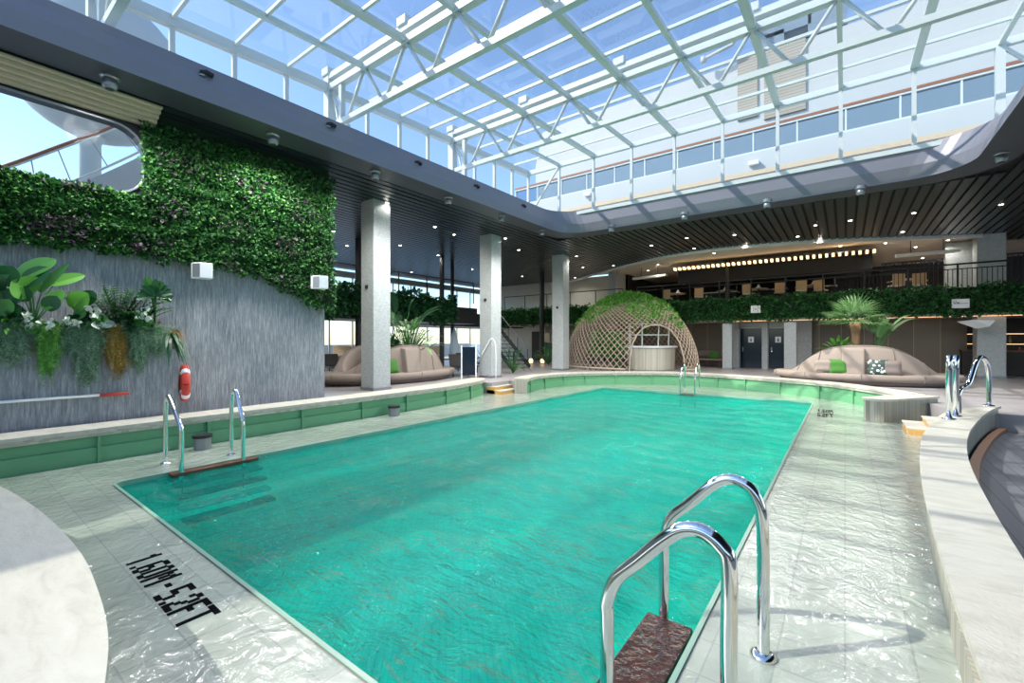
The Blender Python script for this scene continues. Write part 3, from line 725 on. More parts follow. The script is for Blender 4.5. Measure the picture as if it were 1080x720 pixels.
# far wall
YB = 27.6
mb = MB(); mb.span((XO, YB, DK), (PY(575, 380, YB).x, YB+.2, 2.8)); mb.span((XO, YB, 2.8), (PY(661, 300, YB).x, YB+.2, 6.2)); struct('wall_far', mb, 'pale_wall')
mb = MB(); mb.span((PY(575, 380, YB).x, YB, DK), (PY(1020, 380, YB).x, YB+.2, 2.9)); struct('wall_panelled', mb, 'wood_panel')
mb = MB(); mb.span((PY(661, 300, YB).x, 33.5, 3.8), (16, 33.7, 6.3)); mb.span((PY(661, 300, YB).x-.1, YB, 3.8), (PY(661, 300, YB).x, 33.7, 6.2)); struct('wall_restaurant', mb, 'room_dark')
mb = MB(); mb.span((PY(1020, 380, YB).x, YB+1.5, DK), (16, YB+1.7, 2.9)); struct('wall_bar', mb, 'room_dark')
mb = MB(); mb.span((15.8, -8.5, DK-.4), (16, 6, 6.2)); struct('wall_right', mb, 'pale_wall')
mb = MB(); mb.span((-10.6, -8.7, -.1), (16, -8.5, 2.6)); struct('wall_back', mb, 'ribbed_stone')
# door openings in the far wall
def door(name, u0, u1, v0, y, sign=True, handle=True, lab=None):
    a = PY(u0, 388, y); b_ = PY(u1, v0, y); d = sempty(name)
    z1 = PY((u0+u1)/2, v0, y).z
    mb = MB(); mb.span((a.x, y-.05, DK), (b_.x, y, z1)); mb.obj('door_leaf', 'navy', d)
    for xx in (a.x-.06, b_.x): 
        mb = MB(); mb.span((xx, y-.1, DK), (xx+.06, y, z1+.06)); mb.obj('door_frame', 'grey_metal', d)
    mb = MB(); mb.span((a.x-.06, y-.1, z1), (b_.x+.06, y, z1+.06)); mb.obj('door_frame', 'grey_metal', d)
    if sign:
        xs = (a.x+b_.x)/2; mb = MB(); mb.span((xs-.13, y-.08, 1.75), (xs+.13, y-.05, 2.05)); s_ = mb.obj('door_sign', 'white_plastic', d)
        mb = MB(); mb.lathe([(.025, 0), (.025, .02)], 10, (xs, y-.09, 1.98)); mb.span((xs-.03, y-.09, 1.80), (xs+.03, y-.082, 1.95)); mb.obj('pictogram', 'black', s_)
    if handle:
        mb = MB(); mb.span((a.x+.1, y-.12, 1.25), (a.x+.16, y-.05, 1.5)); mb.obj('door_handle', 'chrome', d)
YD = 26.6
door('door_1', 781, 804, 346, YD); door('door_2', 811, 831, 346, YD)
a = PY(773, 388, YD).x; b_ = PY(846, 388, YD).x
mb = MB(); mb.span((a-.3, YD, DK), (b_+.4, YD+.15, 2.85)); mb.span((PY(804.5, 388, YD).x, YD-.35, DK), (PY(810.5, 388, YD).x, YD, 2.8)); mb.span((PY(774, 388, YD).x, YD-.3, DK), (PY(780, 388, YD).x, YD, 2.8)); struct('wall_doors', mb, 'mosaic_grey')
a = PY(566.5, 380, YB); mb = MB(); mb.span((a.x-.45, YB-.06, DK), (a.x+.45, YB, 2.5)); struct('door_3', mb, 'room_dark')
a = PY(577, 380, YB); mb = MB(); mb.span((a.x-.5, YB-.06, DK), (a.x+.5, YB, 2.4)); struct('window_7', mb, 'glass_green')

# ============================================================ columns
def column(x, y, lab, w_=.62, ztop=6.12):
    c = thing('column', lab, 'column', (x, y, DK), group='grey mosaic columns round the pool hall')
    mb = MB(); mb.box((0, 0, (ztop-DK)/2), (w_, w_, ztop-DK)); mb.obj('shaft', 'mosaic_grey', c, bevel=.02)
    mb = MB(); mb.box((0, 0, .04), (w_+.03, w_+.03, .08)); mb.obj('plinth', 'grey_metal', c)
    mb = MB(); mb.box((0, -w_/2-.02, 3.1), (.1, .05, .1)); mb.obj('fitting', 'dark_metal', c)
column(-11.45, 8.28, 'tall grey mosaic column standing in front of the left round sofa')
column(-11.45, 13.75, 'tall grey mosaic column behind the end of the left coping, beside the display')
column(-11.35, 19.1, 'tall grey mosaic column just left of the net dome')
p = PY(1043, 400, 25.75); column(p.x, p.y, 'tall grey mosaic column at the far right, behind the small hoop rails', .8, 6.1)
p = PY(768, 390, 25.0); column(p.x, 24.95, 'short grey mosaic column left of the two dark doors', .45, 2.72)
p = PY(834, 390, 25.0); column(p.x, 24.95, 'short grey mosaic column right of the two dark doors', .5, 2.72)
p = PY(643, 300, 25.3); column(p.x, 25.8, 'pale mosaic column rising above the net dome to the ceiling', .45, 6.1)
dl = ['thin black steel post left of the first column', 'thicker of the two thin black posts between first and second column', 'thinner of the two thin black posts between first and second column', 'thin black steel post between second and third column']
for i, (u, xx, rr) in enumerate(((378, -16.1, .13), (466, -16.1, .12), (477, -17.2, .1), (571.5, -16.0, .16))):
    p = PX(u, 340, xx); c = thing('steel_post', dl[i], 'post', (p.x, p.y, DK), group='thin black posts')
    mb = MB(); mb.lathe([(rr, 0), (rr, 5.7)], 14); mb.obj('shaft', 'black', c, smooth=False)
    mb = MB(); mb.lathe([(rr+.06, 0), (rr+.06, .05)], 14); mb.obj('base_plate', 'dark_metal', c)

# ============================================================ upper gallery with hedges
HY = 25.0
mb = MB(); mb.span((PY(526, 340, HY).x, HY+.1, 2.85), (16, 33.6, 3.85)); struct('floor_gallery', mb, 'beige')
mb = MB(); mb.span((-17.6, 6.0, 2.75), (-16.1, 18.2, 3.6)); struct('floor_side_gallery', mb, 'dark_metal')
mb = MB(); mb.span((-23.7, 18.0, 2.75), (PY(526, 340, HY).x+.4, 27.5, 3.62)); struct('floor_stair_landing', mb, 'dark_metal')
random.seed(21)
hx0 = PY(526, 340, HY).x
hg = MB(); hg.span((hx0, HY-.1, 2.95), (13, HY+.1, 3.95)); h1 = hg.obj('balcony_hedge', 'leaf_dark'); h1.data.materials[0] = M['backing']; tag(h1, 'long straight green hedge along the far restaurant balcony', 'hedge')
def hp():
    x = random.uniform(hx0, 9); z = random.uniform(2.86, 4.08)+.05*math.sin(3*x)
    return (x, HY-.12-.10*math.sin(4*x+2*math.sin(5*z))*math.sin(5*z)-random.uniform(0, .08), z)
o = scatter(15000, hp, .17, nrm=(0, -1, .1)).obj('foliage', 'leaf_hedge', h1); o['kind'] = 'stuff'
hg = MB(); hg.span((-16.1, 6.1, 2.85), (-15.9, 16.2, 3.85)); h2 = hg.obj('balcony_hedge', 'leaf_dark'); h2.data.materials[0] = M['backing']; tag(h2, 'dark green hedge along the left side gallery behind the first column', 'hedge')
def hp2():
    y = random.uniform(6.2, 16.2); z = random.uniform(2.8, 4.05)+.12*math.sin(2*y)
    return (-15.85+random.uniform(-.05, .15), y, z)
o = scatter(6500, hp2, .2, nrm=(1, 0, .1)).obj('foliage', 'leaf_dark', h2); o['kind'] = 'stuff'
mb = MB(); mb.span((PY(850, 340, YB).x-3, HY+.2, 2.83), (7, HY+.3, 2.88)); plain('warm_strip', (.9, .6, .4), .5, emit=(1, .55, .3), es=.9)
o = mb.obj('strip_light', 'warm_strip'); tag(o, 'warm light strip under the balcony hedge above the right sofa', 'light')

# restaurant railing, black
rg = thing('balcony_railing', 'black metal railing along the edge of the far upper restaurant', 'railing')
YR = 25.35; xa = PY(672, 300, YR).x; xb = 5.2
for nm_, z_, r_ in (('top_rail', 4.98, .035), ('lower_rail', 4.78, .02), ('bottom_rail', 4.0, .02)):
    mb = MB(); mb.bar((xa, YR, z_), (xb, YR, z_), r_*2, r_*2); mb.obj(nm_, 'black', rg)
x = xa; k = 0
while x < xb:
    mb = MB(); mb.span((x-.03, YR-.03, 3.85), (x+.03, YR+.03, 4.98)); mb.obj('post', 'black', rg); x += 1.5
x = PY(880, 300, YR).x; mb = MB()
while x < xb:
    mb.span((x-.012, YR-.012, 4.0), (x+.012, YR+.012, 4.8)); x += .14
mb.obj('balusters', 'black', rg)
# taller grille behind, right part
gr = thing('screen_grille', 'tall grille of thin dark bars upstairs at right of the palm', 'screen')
x = PY(930, 290, 27.3).x; 
for i in range(34):
    mb = MB(); mb.span((x-.015, 27.3, 3.85), (x+.015, 27.33, 5.5)); mb.obj('bar', 'dark_metal', gr); x += .15
mb = MB(); mb.span((x-5.1, 27.28, 5.45), (x, 27.34, 5.52)); mb.obj('rail', 'dark_metal', gr)
# glass railings on the left
for (nm_, pa, pb, lab) in (('glass_railing', (hx0+.3, HY+.3), (PY(655, 320, HY).x, HY+.3), 'greenish glass railing above the hedge behind the third column'),
                      ('glass_railing', (-16.2, 6.2), (-16.2, 18), 'greenish glass railing above the left side gallery hedge')):
    g_ = thing(nm_, lab, 'railing'); L = math.dist(pa, pb); a_ = math.atan2(pb[1]-pa[1], pb[0]-pa[0]); c_ = ((pa[0]+pb[0])/2, (pa[1]+pb[1])/2)
    mb = MB(); mb.box((c_[0], c_[1], 4.4), (L, .015, 1.1), a_); mb.obj('glass_panel', 'glass_green' if pa[0] > -16 else 'glass', g_)
    mb = MB(); mb.box((c_[0], c_[1], 4.97), (L, .05, .05), a_); mb.obj('handrail', 'dark_metal', g_)
    nn = int(L/1.6)
    for i in range(nn+1):
        q = i/nn; mb = MB(); mb.box((pa[0]+(pb[0]-pa[0])*q, pa[1]+(pb[1]-pa[1])*q, 4.4), (.04, .04, 1.1)); mb.obj('post', 'dark_metal', g_)
# ladder-like lamp louvre over the restaurant
lv = thing('louvre_lamp', 'row of warm lit slats hanging from the restaurant ceiling', 'lamp', group=None)
pa, pb = PZ(712, 284.5, 5.75), PZ(922, 265.5, 5.75)
nL = 36
for i in range(nL):
    q = i/(nL-1); c_ = pa.lerp(pb, q); mb = MB(); mb.box((c_.x, c_.y, 5.78), (.10, .3, .13), 0); mb.obj('lit_slat', 'lamp_warm', lv)
mb = MB(); mb.bar(pa+Vector((0, .5, .12)), pb+Vector((0, .5, .12)), .9, .06); mb.obj('carrier', 'black', lv)
c_ = (pa+pb)/2
mb = MB(); mb.span((pa.x-.3, pa.y+1.6, 5.2), (pb.x, pa.y+5, 5.9)); struct('ceiling_bulkhead', mb, 'black')
# linear light boxes
for i, (ua, va, ub, vb, lab) in enumerate(((668, 294, 703, 290, 'long white light box under the restaurant ceiling at left'), (944, 270, 1013, 264, 'long white light box under the restaurant ceiling at right'))):
    p, q = PZ(ua, va, 5.55), PZ(ub, vb, 5.55); lb = thing('light_box', lab, 'lamp'); mb = MB(); mb.bar(p, q, .25, .12); mb.obj('diffuser', 'cream', lb)
    for k_ in (.25, .75):
        c_ = p.lerp(q, k_); mb = MB(); mb.tube([c_, c_+Vector((0, 0, .6))], .015, 6); mb.obj('hanger', 'dark_metal', lb)
# pier wall upstairs at right
mb = MB(); p = PY(996, 300, 27.0); q = PY(1022, 300, 27.0); mb.span((p.x, 26.8, 3.85), (q.x+.6, 27.1, 6.1)); struct('wall_pier', mb, 'mosaic_grey')

# restaurant furniture: tables, chairs, counters
def make_table():
    t_ = thing('dining_table', 'x', 'table', (0, 0, 3.85), group='dining tables on the balcony')
    mb = MB(); mb.lathe([(.42, .72), (.45, .73), (.45, .76), (.42, .77)], 24); mb.obj('table_top', 'beige', t_)
    mb = MB(); mb.lathe([(.28, 0), (.26, .03), (.05, .05), (.04, .72)], 16); mb.obj('pedestal', 'black', t_)
    return t_
def make_chair():
    t_ = thing('dining_chair', 'x', 'chair', (0, 0, 3.85), group='wicker chairs on the balcony')
    mb = MB(); mb.box((0, 0, .44), (.46, .46, .07)); mb.obj('seat', 'beige', t_, bevel=.02)
    mb = MB(); mb.box((0, .22, .70), (.46, .05, .46)); mb.obj('backrest', 'wicker', t_, bevel=.02)
    for sx in (-1, 1):
        mb = MB(); mb.box((sx*.23, 0, .62), (.04, .42, .04)); mb.obj('armrest', 'wicker', t_)
        for sy in (-1, 1):
            mb = MB(); mb.tube([(sx*.2, sy*.2, .42), (sx*.22, sy*.22, 0)], .018, 6); mb.obj('leg', 'black', t_)
    return t_
ch0 = make_chair(); tb0 = make_table(); fc = True; ft = True
chl = ['wicker chair upstairs above the dome\'s right edge', 'wicker chair upstairs left of the pale lamp column', 'wicker chair upstairs right above the square hedge sign', 'wide wicker chair upstairs two seats left of the palm', 'wicker chair upstairs beside the folded napkins', 'large wicker chair upstairs just left of the palm crown', 'dark-shaded chair upstairs right of the palm crown', 'rightmost dining chair upstairs before the grille']
for i, u in enumerate((704, 737, 790, 822, 845, 866, 945, 970)):
    p = PY(u, 300, 25.9+.25*(i % 2)); o = ch0 if fc else dup(ch0); fc = False; o.location = (p.x, p.y, 3.85); o.rotation_euler = (0, 0, PI+.4*math.sin(i*2.3)); o['label'] = chl[i]
tll = ['round table upstairs behind the dome top', 'round table upstairs right of the black lamp column', 'round table upstairs with folded white napkins', 'round table upstairs left of the palm', 'round table upstairs right of the palm']
tp = []
for i, u in enumerate((715, 765, 800, 858, 955)):
    p = PY(u, 300, 26.7); o = tb0 if ft else dup(tb0); ft = False; o.location = (p.x, p.y, 3.85); o['label'] = tll[i]; tp.append(p)
nl = ['folded white napkin on the balcony table right of the black lamp column', 'folded white napkin on the balcony table above the square hedge sign', 'folded white napkin on the balcony table left of the palm', 'white napkin on the balcony table behind the dome top']
for i, k in enumerate((1, 2, 3, 0)):
    mb = MB(); mb.lathe([(.16, 0), (.1, .08), (.02, .22)], 8); o = mb.obj('napkin', 'white_plastic', loc=(tp[k].x, tp[k].y, 4.62)); tag(o, nl[i], 'napkin', 'napkins on the balcony tables')
cl = ['long white buffet counter at the back of the restaurant, left part', 'long white buffet counter at the back of the restaurant, middle part', 'brightest white buffet counter behind the palm']
for i, (ua, ub) in enumerate(((740, 778), (786, 830), (840, 882))):
    p, q = PY(ua, 290, 29.5), PY(ub, 290, 29.5); ct_ = thing('buffet_counter', cl[i], 'counter', ((p.x+q.x)/2, 29.5, 3.85), group='buffet counters'); L = q.x-p.x
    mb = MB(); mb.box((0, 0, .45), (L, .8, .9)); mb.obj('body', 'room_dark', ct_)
    mb = MB(); mb.box((0, 0, .93), (L+.1, .9, .06)); mb.obj('counter_top', 'white_plastic', ct_)
    mb = MB(); mb.box((0, 0, 1.42), (L, .6, .04)); mb.obj('shelf', 'white_plastic', ct_)
    for s_ in (-1, 1):
        mb = MB(); mb.box((s_*L/2*.95, 0, 1.2), (.04, .04, .5)); mb.obj('upright', 'grey_metal', ct_)
    mb = MB(); mb.box((0, .2, 1.85), (L*.9, .3, .22)); plain('case_light%d' % i, (.8, .8, .8), .4, emit=(.85, .9, 1), es=.5); mb.obj('display_case', 'case_light%d' % i, ct_)
p = PY(768.5, 290, 25.8); mb = MB(); mb.lathe([(.12, 0), (.12, 2.2)], 12); o = mb.obj('slim_column', 'black', loc=(p.x, 25.5, 3.85)); tag(o, 'slim black column upstairs crossing the row of warm slats', 'column')
# second floor dark bar at far right, lower level
bar = thing('bar_counter', 'dark bar with warm glowing shelves behind the far right column', 'bar', (PY(1070, 380, 27).x, 27.4, DK))
mb = MB(); mb.box((.5, 0, .5), (4, .6, 1.0)); mb.obj('front', 'room_dark', bar)
mb = MB(); mb.box((.5, 0, 1.03), (4.1, .7, .06)); mb.obj('counter_top', 'teak', bar)
for k in range(3):
    mb = MB(); mb.box((.5, 1.2, .9+.45*k), (4, .3, .03)); mb.obj('shelf', 'teak', bar)
    mb = MB(); mb.box((.5, 1.3, .87+.45*k), (4, .02, .02)); mb.obj('light_strip', 'lamp_warm', bar)
random.seed(5)
for i in range(12):
    mb = MB(); mb.lathe([(.04, 0), (.04, .18), (.015, .24), (.015, .3)], 10); o = mb.obj('bottle', 'red' if i % 3 == 0 else 'wicker', loc=(bar.location.x-1.2+.28*i, 28.6, DK+.92+.45*(i % 2))); tag(o, 'small bottle on the glowing shelves of the bar at far right', 'bottle', 'bottles on the bar shelves')

# ============================================================ things on the walls and ceiling
def speaker(p, lab, rz=0):
    t_ = thing('speaker', lab, 'speaker', p, rz, group='white wall speakers')
    mb = MB(); mb.prism([(0, -.16), (.14, -.16), (.26, -.05), (.26, .16), (0, .16)], -.16, .14); mb.obj('cabinet', 'white_plastic', t_, bevel=.015)
    mb = MB(); mb.add([(.15, -.155, -.14), (.262, -.05, -.14), (.262, -.05, .12), (.15, -.155, .12)], [(0, 1, 2, 3)]); mb.obj('grille', 'grey_metal', t_)
    mb = MB(); mb.box((-.08, 0, 0), (.18, .05, .05)); mb.obj('bracket', 'grey_metal', t_)
p = PX(212, 286, -10.1); speaker(tuple(p), 'white angled wall speaker below the living wall, above bare grey stone', -.2)
p = PX(335, 298, -9.95); speaker(tuple(p), 'white angled wall speaker in the leaves at the end of the living wall', -.2)
for (u, v, lab) in ((797, 326, 'small white square panel with a symbol on the hedge right of the dome'), (1013, 320, 'plain white box panel on the hedge near the far right column')):
    p = PY(u, v, HY-.28); t_ = thing('wall_panel', lab, 'panel', tuple(p))
    mb = MB(); mb.box((0, 0, 0), (.42 if u < 900 else .5, .1, .36)); mb.obj('plate', 'white_plastic', t_, bevel=.01)
    mb = MB()
    if u < 900:
        for dz in (-.1, .1): mb.box((0, -.055, dz), (.22, .01, .02))
        for dx in (-.1, .1): mb.box((dx, -.055, 0), (.02, .01, .22))
        mb.box((0, -.055, 0), (.1, .01, .06))
    else: mb.box((0, -.055, 0), (.4, .01, .02))
    mb.obj('symbol', 'grey_metal', t_)
p = PY(1030, 341, HY-.5); t_ = thing('shade_speaker', 'pale angular fitting hanging under the hedge left of the far right column', 'speaker', tuple(p))
mb = MB(); mb.add([(-.5, 0, .05), (-.1, -.1, .15), (.5, 0, .1), (.35, 0, -.12), (0, .1, -.2), (-.5, .3, .1), (.5, .3, .15)], [(0, 1, 4), (1, 2, 3), (1, 3, 4), (0, 5, 6, 2, 1), (5, 4, 3, 6), (0, 4, 5), (2, 6, 3)]); mb.obj('housing', 'white_plastic', t_)

def floodlight():
    t_ = thing('soffit_floodlight', 'x', 'lamp', group='round floodlights under the grey soffit')
    mb = MB(); mb.lathe([(.13, .05), (.13, -.03), (.10, -.05)], 20); mb.obj('mount', 'grey_metal', t_, smooth=False)
    mb = MB(); mb.lathe([(.05, -.04), (.10, -.07), (.105, -.16), (.08, -.2)], 20); hs_ = mb.obj('housing', 'grey_metal', t_, smooth=True)
    mb = MB(); mb.lathe([(.06, 0), (.06, .005)], 16, (0, 0, -.207)); mb.obj('lens', 'black', hs_)
    l_ = bpy.data.lights.new('flood', 'SPOT'); l_.energy = FLOOD_W; l_.spot_size = math.radians(165); l_.spot_blend = .6; l_.shadow_soft_size = .25; l_.color = (1, .98, .95)
    lo_ = bpy.data.objects.new('flood', l_); C.objects.link(lo_); lo_.parent = t_; lo_.location = (0, 0, -.26)
    return t_
fll = ['round floodlight under the soffit nearest the camera at upper left', 'round floodlight under the soffit above the living wall middle', 'round floodlight under the soffit above the first column', 'round floodlight under the soffit right of the first column', 'round floodlight under the soffit above the second column', 'round floodlight under the soffit above the third column', 'round floodlight under the soffit at the far left rounded corner', 'round floodlight under the far soffit above the net dome', 'round floodlight under the far soffit left of centre right', 'round floodlight under the far soffit above the palm', 'round floodlight under the soffit at the far right rounded corner']
f0 = floodlight(); ff = True
for i, (u, v) in enumerate(((116, 86), (288, 146), (396, 184), (473, 211), (529, 230), (571.5, 245), (645, 241), (722, 228), (809, 215), (907.5, 201), (1056, 165))):
    p = PZ(u, v, 6.0); o = f0 if ff else dup(f0); ff = False; o.location = (p.x, p.y, 6.08); o['label'] = fll[i]
def spot():
    t_ = thing('fascia_spotlight', 'x', 'lamp', group='small black spotlights on the upper fascia')
    mb = MB(); mb.lathe([(.055, 0), (.055, .03)], 14); mb.obj('mount', 'grey_metal', t_)
    mb = MB(); mb.tube([(0, 0, .03), (0, 0, .08), (.02, .06, .1), (.05, .16, .06)], .045, 12); mb.obj('housing', 'black', t_, smooth=True)
    return t_
s0 = spot(); ff = True
sll = ['small black spotlight on the fascia nearest the camera, upper left', 'small black spotlight on the fascia above the end of the living wall', 'small black spotlight on the fascia above the first thin posts', 'small black spotlight on the fascia left of the far corner tank', 'small black spotlight on the fascia just before the far left corner']
for i, (u, v) in enumerate(((213, 79), (346, 133), (438.5, 173), (500.7, 197.5), (550.5, 218))):
    p = PX(u, v, -9.12); o = s0 if ff else dup(s0); ff = False; o.location = p+Vector((0, 0, -.03)); o['label'] = sll[i]

def downlight(mat='lamp', r=.06):
    t_ = thing('downlight', 'x', 'lamp')
    mb = MB(); mb.lathe([(r+.025, 0), (r+.02, -.012), (r, -.012)], 16, caps=False); mb.obj('trim_ring', 'grey_metal', t_)
    mb = MB(); mb.lathe([(r, -.006), (r*.9, -.012)], 16); mb.obj('lens', mat, t_)
    l_ = bpy.data.lights.new('down', 'SPOT'); l_.energy = DOWN_W; l_.spot_size = math.radians(150); l_.spot_blend = .7; l_.shadow_soft_size = .12; l_.color = (1, .95, .88)
    lo_ = bpy.data.objects.new('down', l_); C.objects.link(lo_); lo_.parent = t_; lo_.location = (0, 0, -.03)
    return t_
dA = downlight()
pxd = [(408, 212), (458.7, 237.8), (479, 246), (422, 257.5), (533, 250), (547, 262.4), (498, 283), (583.7, 272), (608, 269), (614.8, 281), (571.5, 292.7), (550.8, 290.4), (606.5, 292), (351.4, 242.4), (366, 257.7), (409, 228), (526.7, 291.7), (434, 286), (462, 268), (686.9, 257.6), (724.4, 249.6), (732, 260.7), (774.7, 246.2), (786.2, 257.6), (647, 279), (860, 236), (841.5, 248), (896.8, 231), (865, 252), (963.8, 223), (952, 243), (1055.8, 213.8)]
for i, (u, v) in enumerate(pxd):
    p = PZ(u, v, 6.12); o = dA if i == 0 else dup(dA); o.location = (p.x, p.y, 6.072); left = u < 640
    o['group'] = 'downlights in the left dark ceiling' if left else 'downlights in the far dark ceiling'
    o['label'] = 'small round downlight in the dark slatted ceiling left of the net dome' if left else 'small round downlight in the dark slatted ceiling over the far deck, right of the dome'
for i, (u, v) in enumerate(((934, 257.5), (886, 260.5), (965.5, 261.7), (999.8, 254.5), (973, 273), (694, 280), (683.5, 286), (753, 268))):
    p = PZ(u, v, 6.1); o = dup(dA); o.location = (p.x, p.y, 6.155); o['group'] = 'downlights in the cream restaurant ceiling'; o['label'] = 'small round downlight in the cream ceiling of the upper restaurant'

# rescue pole and life ring
pl = thing('rescue_pole', 'long white pole with red end fixed along the lower grey wall', 'pole')
a, b_, c_ = PX(-60, 428.5, -9.88), PX(105, 416.5, -9.88), PX(136, 414.5, -9.88)
mb = MB(); mb.tube([a, b_], .022, 10); mb.obj('shaft', 'white_plastic', pl, smooth=True)
mb = MB(); mb.tube([b_, c_], .027, 10); mb.obj('red_tip', 'red', pl, smooth=True)
for q in (.2, .7):
    p = a.lerp(b_, q); mb = MB(); mb.box(p+Vector((-.02, 0, -.02)), (.06, .04, .05)); mb.obj('hook', 'grey_metal', pl)
lr = thing('life_ring', 'red life ring with white bands hung on the side of the planter wall', 'life ring', (-9.98, LY+.12, 1.08), -.22)
mb = MB(); pts = [(.29*math.cos(2*PI*k/32), 0, .29*math.sin(2*PI*k/32)) for k in range(33)]; mb.tube(pts, .065, 12, caps=False); mb.obj('ring', 'red', lr, smooth=True)
for k in range(4):
    a0 = PI/4+k*PI/2; mb = MB(); mb.tube([(.29*math.cos(a0+q), 0, .29*math.sin(a0+q)) for q in (-.14, -.07, 0, .07, .14)], .07, 12); mb.obj('band', 'white_plastic', lr, smooth=True)
# suction strainers in the bulwark
for (u, v, lab) in ((213, 466, 'grey drum strainer against the green bulwark by the left ladder'), (415, 431, 'small grey strainer against the green bulwark far along the left side')):
    p = PZ(u, v+7, 0); t_ = thing('strainer', lab, 'strainer', (max(p.x, -9.1)+.02, p.y, 0))
    mb = MB(); mb.lathe([(.13, 0), (.13, .22), (.11, .24)], 20); mb.obj('drum', 'grey_metal', t_)
    mb = MB(); mb.lathe([(.15, .2), (.15, .25)], 20); mb.obj('lid', 'dark_metal', t_)

for (u, v, lab) in ((571, 407, 'grey strainer at the far left bend of the bulwark'), (627, 405, 'left grey strainer on the far bulwark below the dome'), (633, 405, 'right grey strainer on the far bulwark below the dome'), (714, 405, 'strainer on the far bulwark left of the far ladder'), (793, 409, 'strainer on the far bulwark below the dark doors')):
    p = PZ(u, v, 0); t_ = thing('strainer', lab, 'strainer', (p.x, p.y, 0))
    mb = MB(); mb.lathe([(.10, 0), (.10, .18), (.09, .20)], 16); mb.obj('drum', 'grey_metal', t_)
    mb = MB(); mb.lathe([(.115, .17), (.115, .21)], 16); mb.obj('lid', 'dark_metal', t_)
# depth marking laid in black tiles
G = {'1': ["00100", "01100", "00100", "00100", "00100", "00100", "00100"], '.': ["0", "0", "0", "0", "0", "0", "1"], '6': ["0111", "1000", "1000", "1110", "1001", "1001", "0110"],
     '0': ["0110", "1001", "1001", "1001", "1001", "1001", "0110"], 'M': ["10001", "11011", "10101", "10101", "10001", "10001", "10001"], '-': ["00", "00", "00", "11", "00", "00", "00"],
     '5': ["1111", "1000", "1000", "1110", "0001", "0001", "1110"], '2': ["0110", "1001", "0001", "0010", "0100", "1000", "1111"], 'F': ["1111", "1000", "1000", "1110", "1000", "1000", "1000"], 'T': ["11111", "00100", "00100", "00100", "00100", "00100", "00100"], ' ': ["0"]*7}
def marking(lines, o, dx, dy, lab):
    """o = lower left of first line, dx reading step vector, dy up vector (per cell)"""
    o = Vector(o); dx = Vector(dx); dy = Vector(dy); t_ = thing('depth_marking', lab, 'marking')
    for li, txt in enumerate(lines):
        c = 0
        for ch in txt:
            g_ = G[ch]; mb = MB()
            for r_, row in enumerate(g_):
                for k, b1 in enumerate(row):
                    if b1 == '1':
                        p = o+dx*(c+k)+dy*(6-r_-li*9)
                        a_ = [p, p+dx*1.3, p+dx*1.3+dy*1.15, p+dy*1.15]; mb.add([(v_.x, v_.y, .004) for v_ in a_]+[(v_.x, v_.y, .0) for v_ in a_], [(0, 1, 2, 3), (0, 4, 5, 1), (1, 5, 6, 2), (2, 6, 7, 3), (3, 7, 4, 0)])
            c += len(g_[0])+1
            if mb.v: mb.obj('character', 'tile_black', t_)
a, b_, c_ = PZ(131, 593, 0), PZ(189, 664, 0), PZ(232, 645, 0)
txt = "1.60M - 5.2FT"; cells = sum(len(G[ch][0])+1 for ch in txt)-1
marking([txt], a, (b_-a)/cells, (c_-b_)/7, 'black tile depth marking 1.60M - 5.2FT at the near left of the gully')
a = PZ(862, 434.5, 0); marking(["1.60M", "5.2FT"], a, (.0145, 0.002, 0), (-.004, .085, 0), 'small black depth marking beside the far right corner of the pool')

# ============================================================ pool ladders
def rail(mbpts, r, name, parent): 
    mb = MB(); mb.tube(mbpts, r, 20); o = mb.obj(name, 'chrome', parent, smooth=True); return o
def arch(foot, top_h, xdir, reach, pool_drop=-.5, low=.62):
    """hoop: stands on the gully, arches over and slopes down to a vertical leg in the water"""
    x0, y0 = foot; s_ = xdir; pts = [(x0, y0, 0), (x0, y0, top_h*.70)]
    R_ = .17
    for k in range(0, 8):
        a_ = math.radians(k*130/7); pts.append((x0+s_*(R_-R_*math.cos(a_)), y0, top_h-R_+R_*math.sin(a_)))
    ex, ez = pts[-1][0], pts[-1][2]
    tx, tz = x0+s_*reach, low
    dx_, dz_ = tx-ex, tz-ez
    for q in (.15, .5, .85): pts.append((ex+dx_*q, y0, ez+dz_*q))
    pts += [(tx-s_*.02, y0, tz+.035), (tx, y0, tz-.05), (tx, y0, tz-.12), (tx, y0, 0), (tx, y0, pool_drop)]
    return pts
# near ladder (right edge), fitted to where its feet stand
def fit_rail(ufoot, x, y, ftop, name, parent, pxs_):
    pts = [PY(u, v, y) for u, v in pxs_]
    pts = [Vector((x if i < 2 else p.x, y, p.z)) for i, p in enumerate(pts)]
    return rail(smoothline(pts, 4), .036, name, parent)
nl_ = thing('pool_ladder', 'chrome pool ladder with dark wet tread in the right foreground', 'ladder', group='chrome pool ladders')
yA = PZ(805, 692, 0).y; xA = PZ(805, 692, 0).x
ptsA = [Vector((xA, yA, 0)), Vector((xA, yA, .3)), Vector((xA, yA, .55))]+[PY(u, v, yA) for u, v in ((804, 552), (800, 531), (789, 513), (771, 505), (753, 510), (729, 529), (707, 547))]
xa2 = PY(700, 570, yA).x
ptsA += [Vector((xa2, yA, PY(700, 572, yA).z)), Vector((xa2, yA, .45)), Vector((xa2, yA, 0)), Vector((xa2, yA, -.6))]
rail(smoothline(ptsA, 5), .034, 'handrail', nl_)
yB = 2.04
xB = xA+.0
ptsB = [Vector((xB, yB, 0)), Vector((xB, yB, .35)), Vector((xB, yB, .62))]+[PY(u, v, yB) for u, v in ((769, 598), (760, 576), (741, 560), (720, 558), (701, 568), (674, 590), (650, 610))]
xb2 = PY(640, 630, yB).x
ptsB += [Vector((xb2, yB, PY(640, 634, yB).z)), Vector((xb2, yB, .5)), Vector((xb2, yB, 0)), Vector((xb2, yB, -.6))]
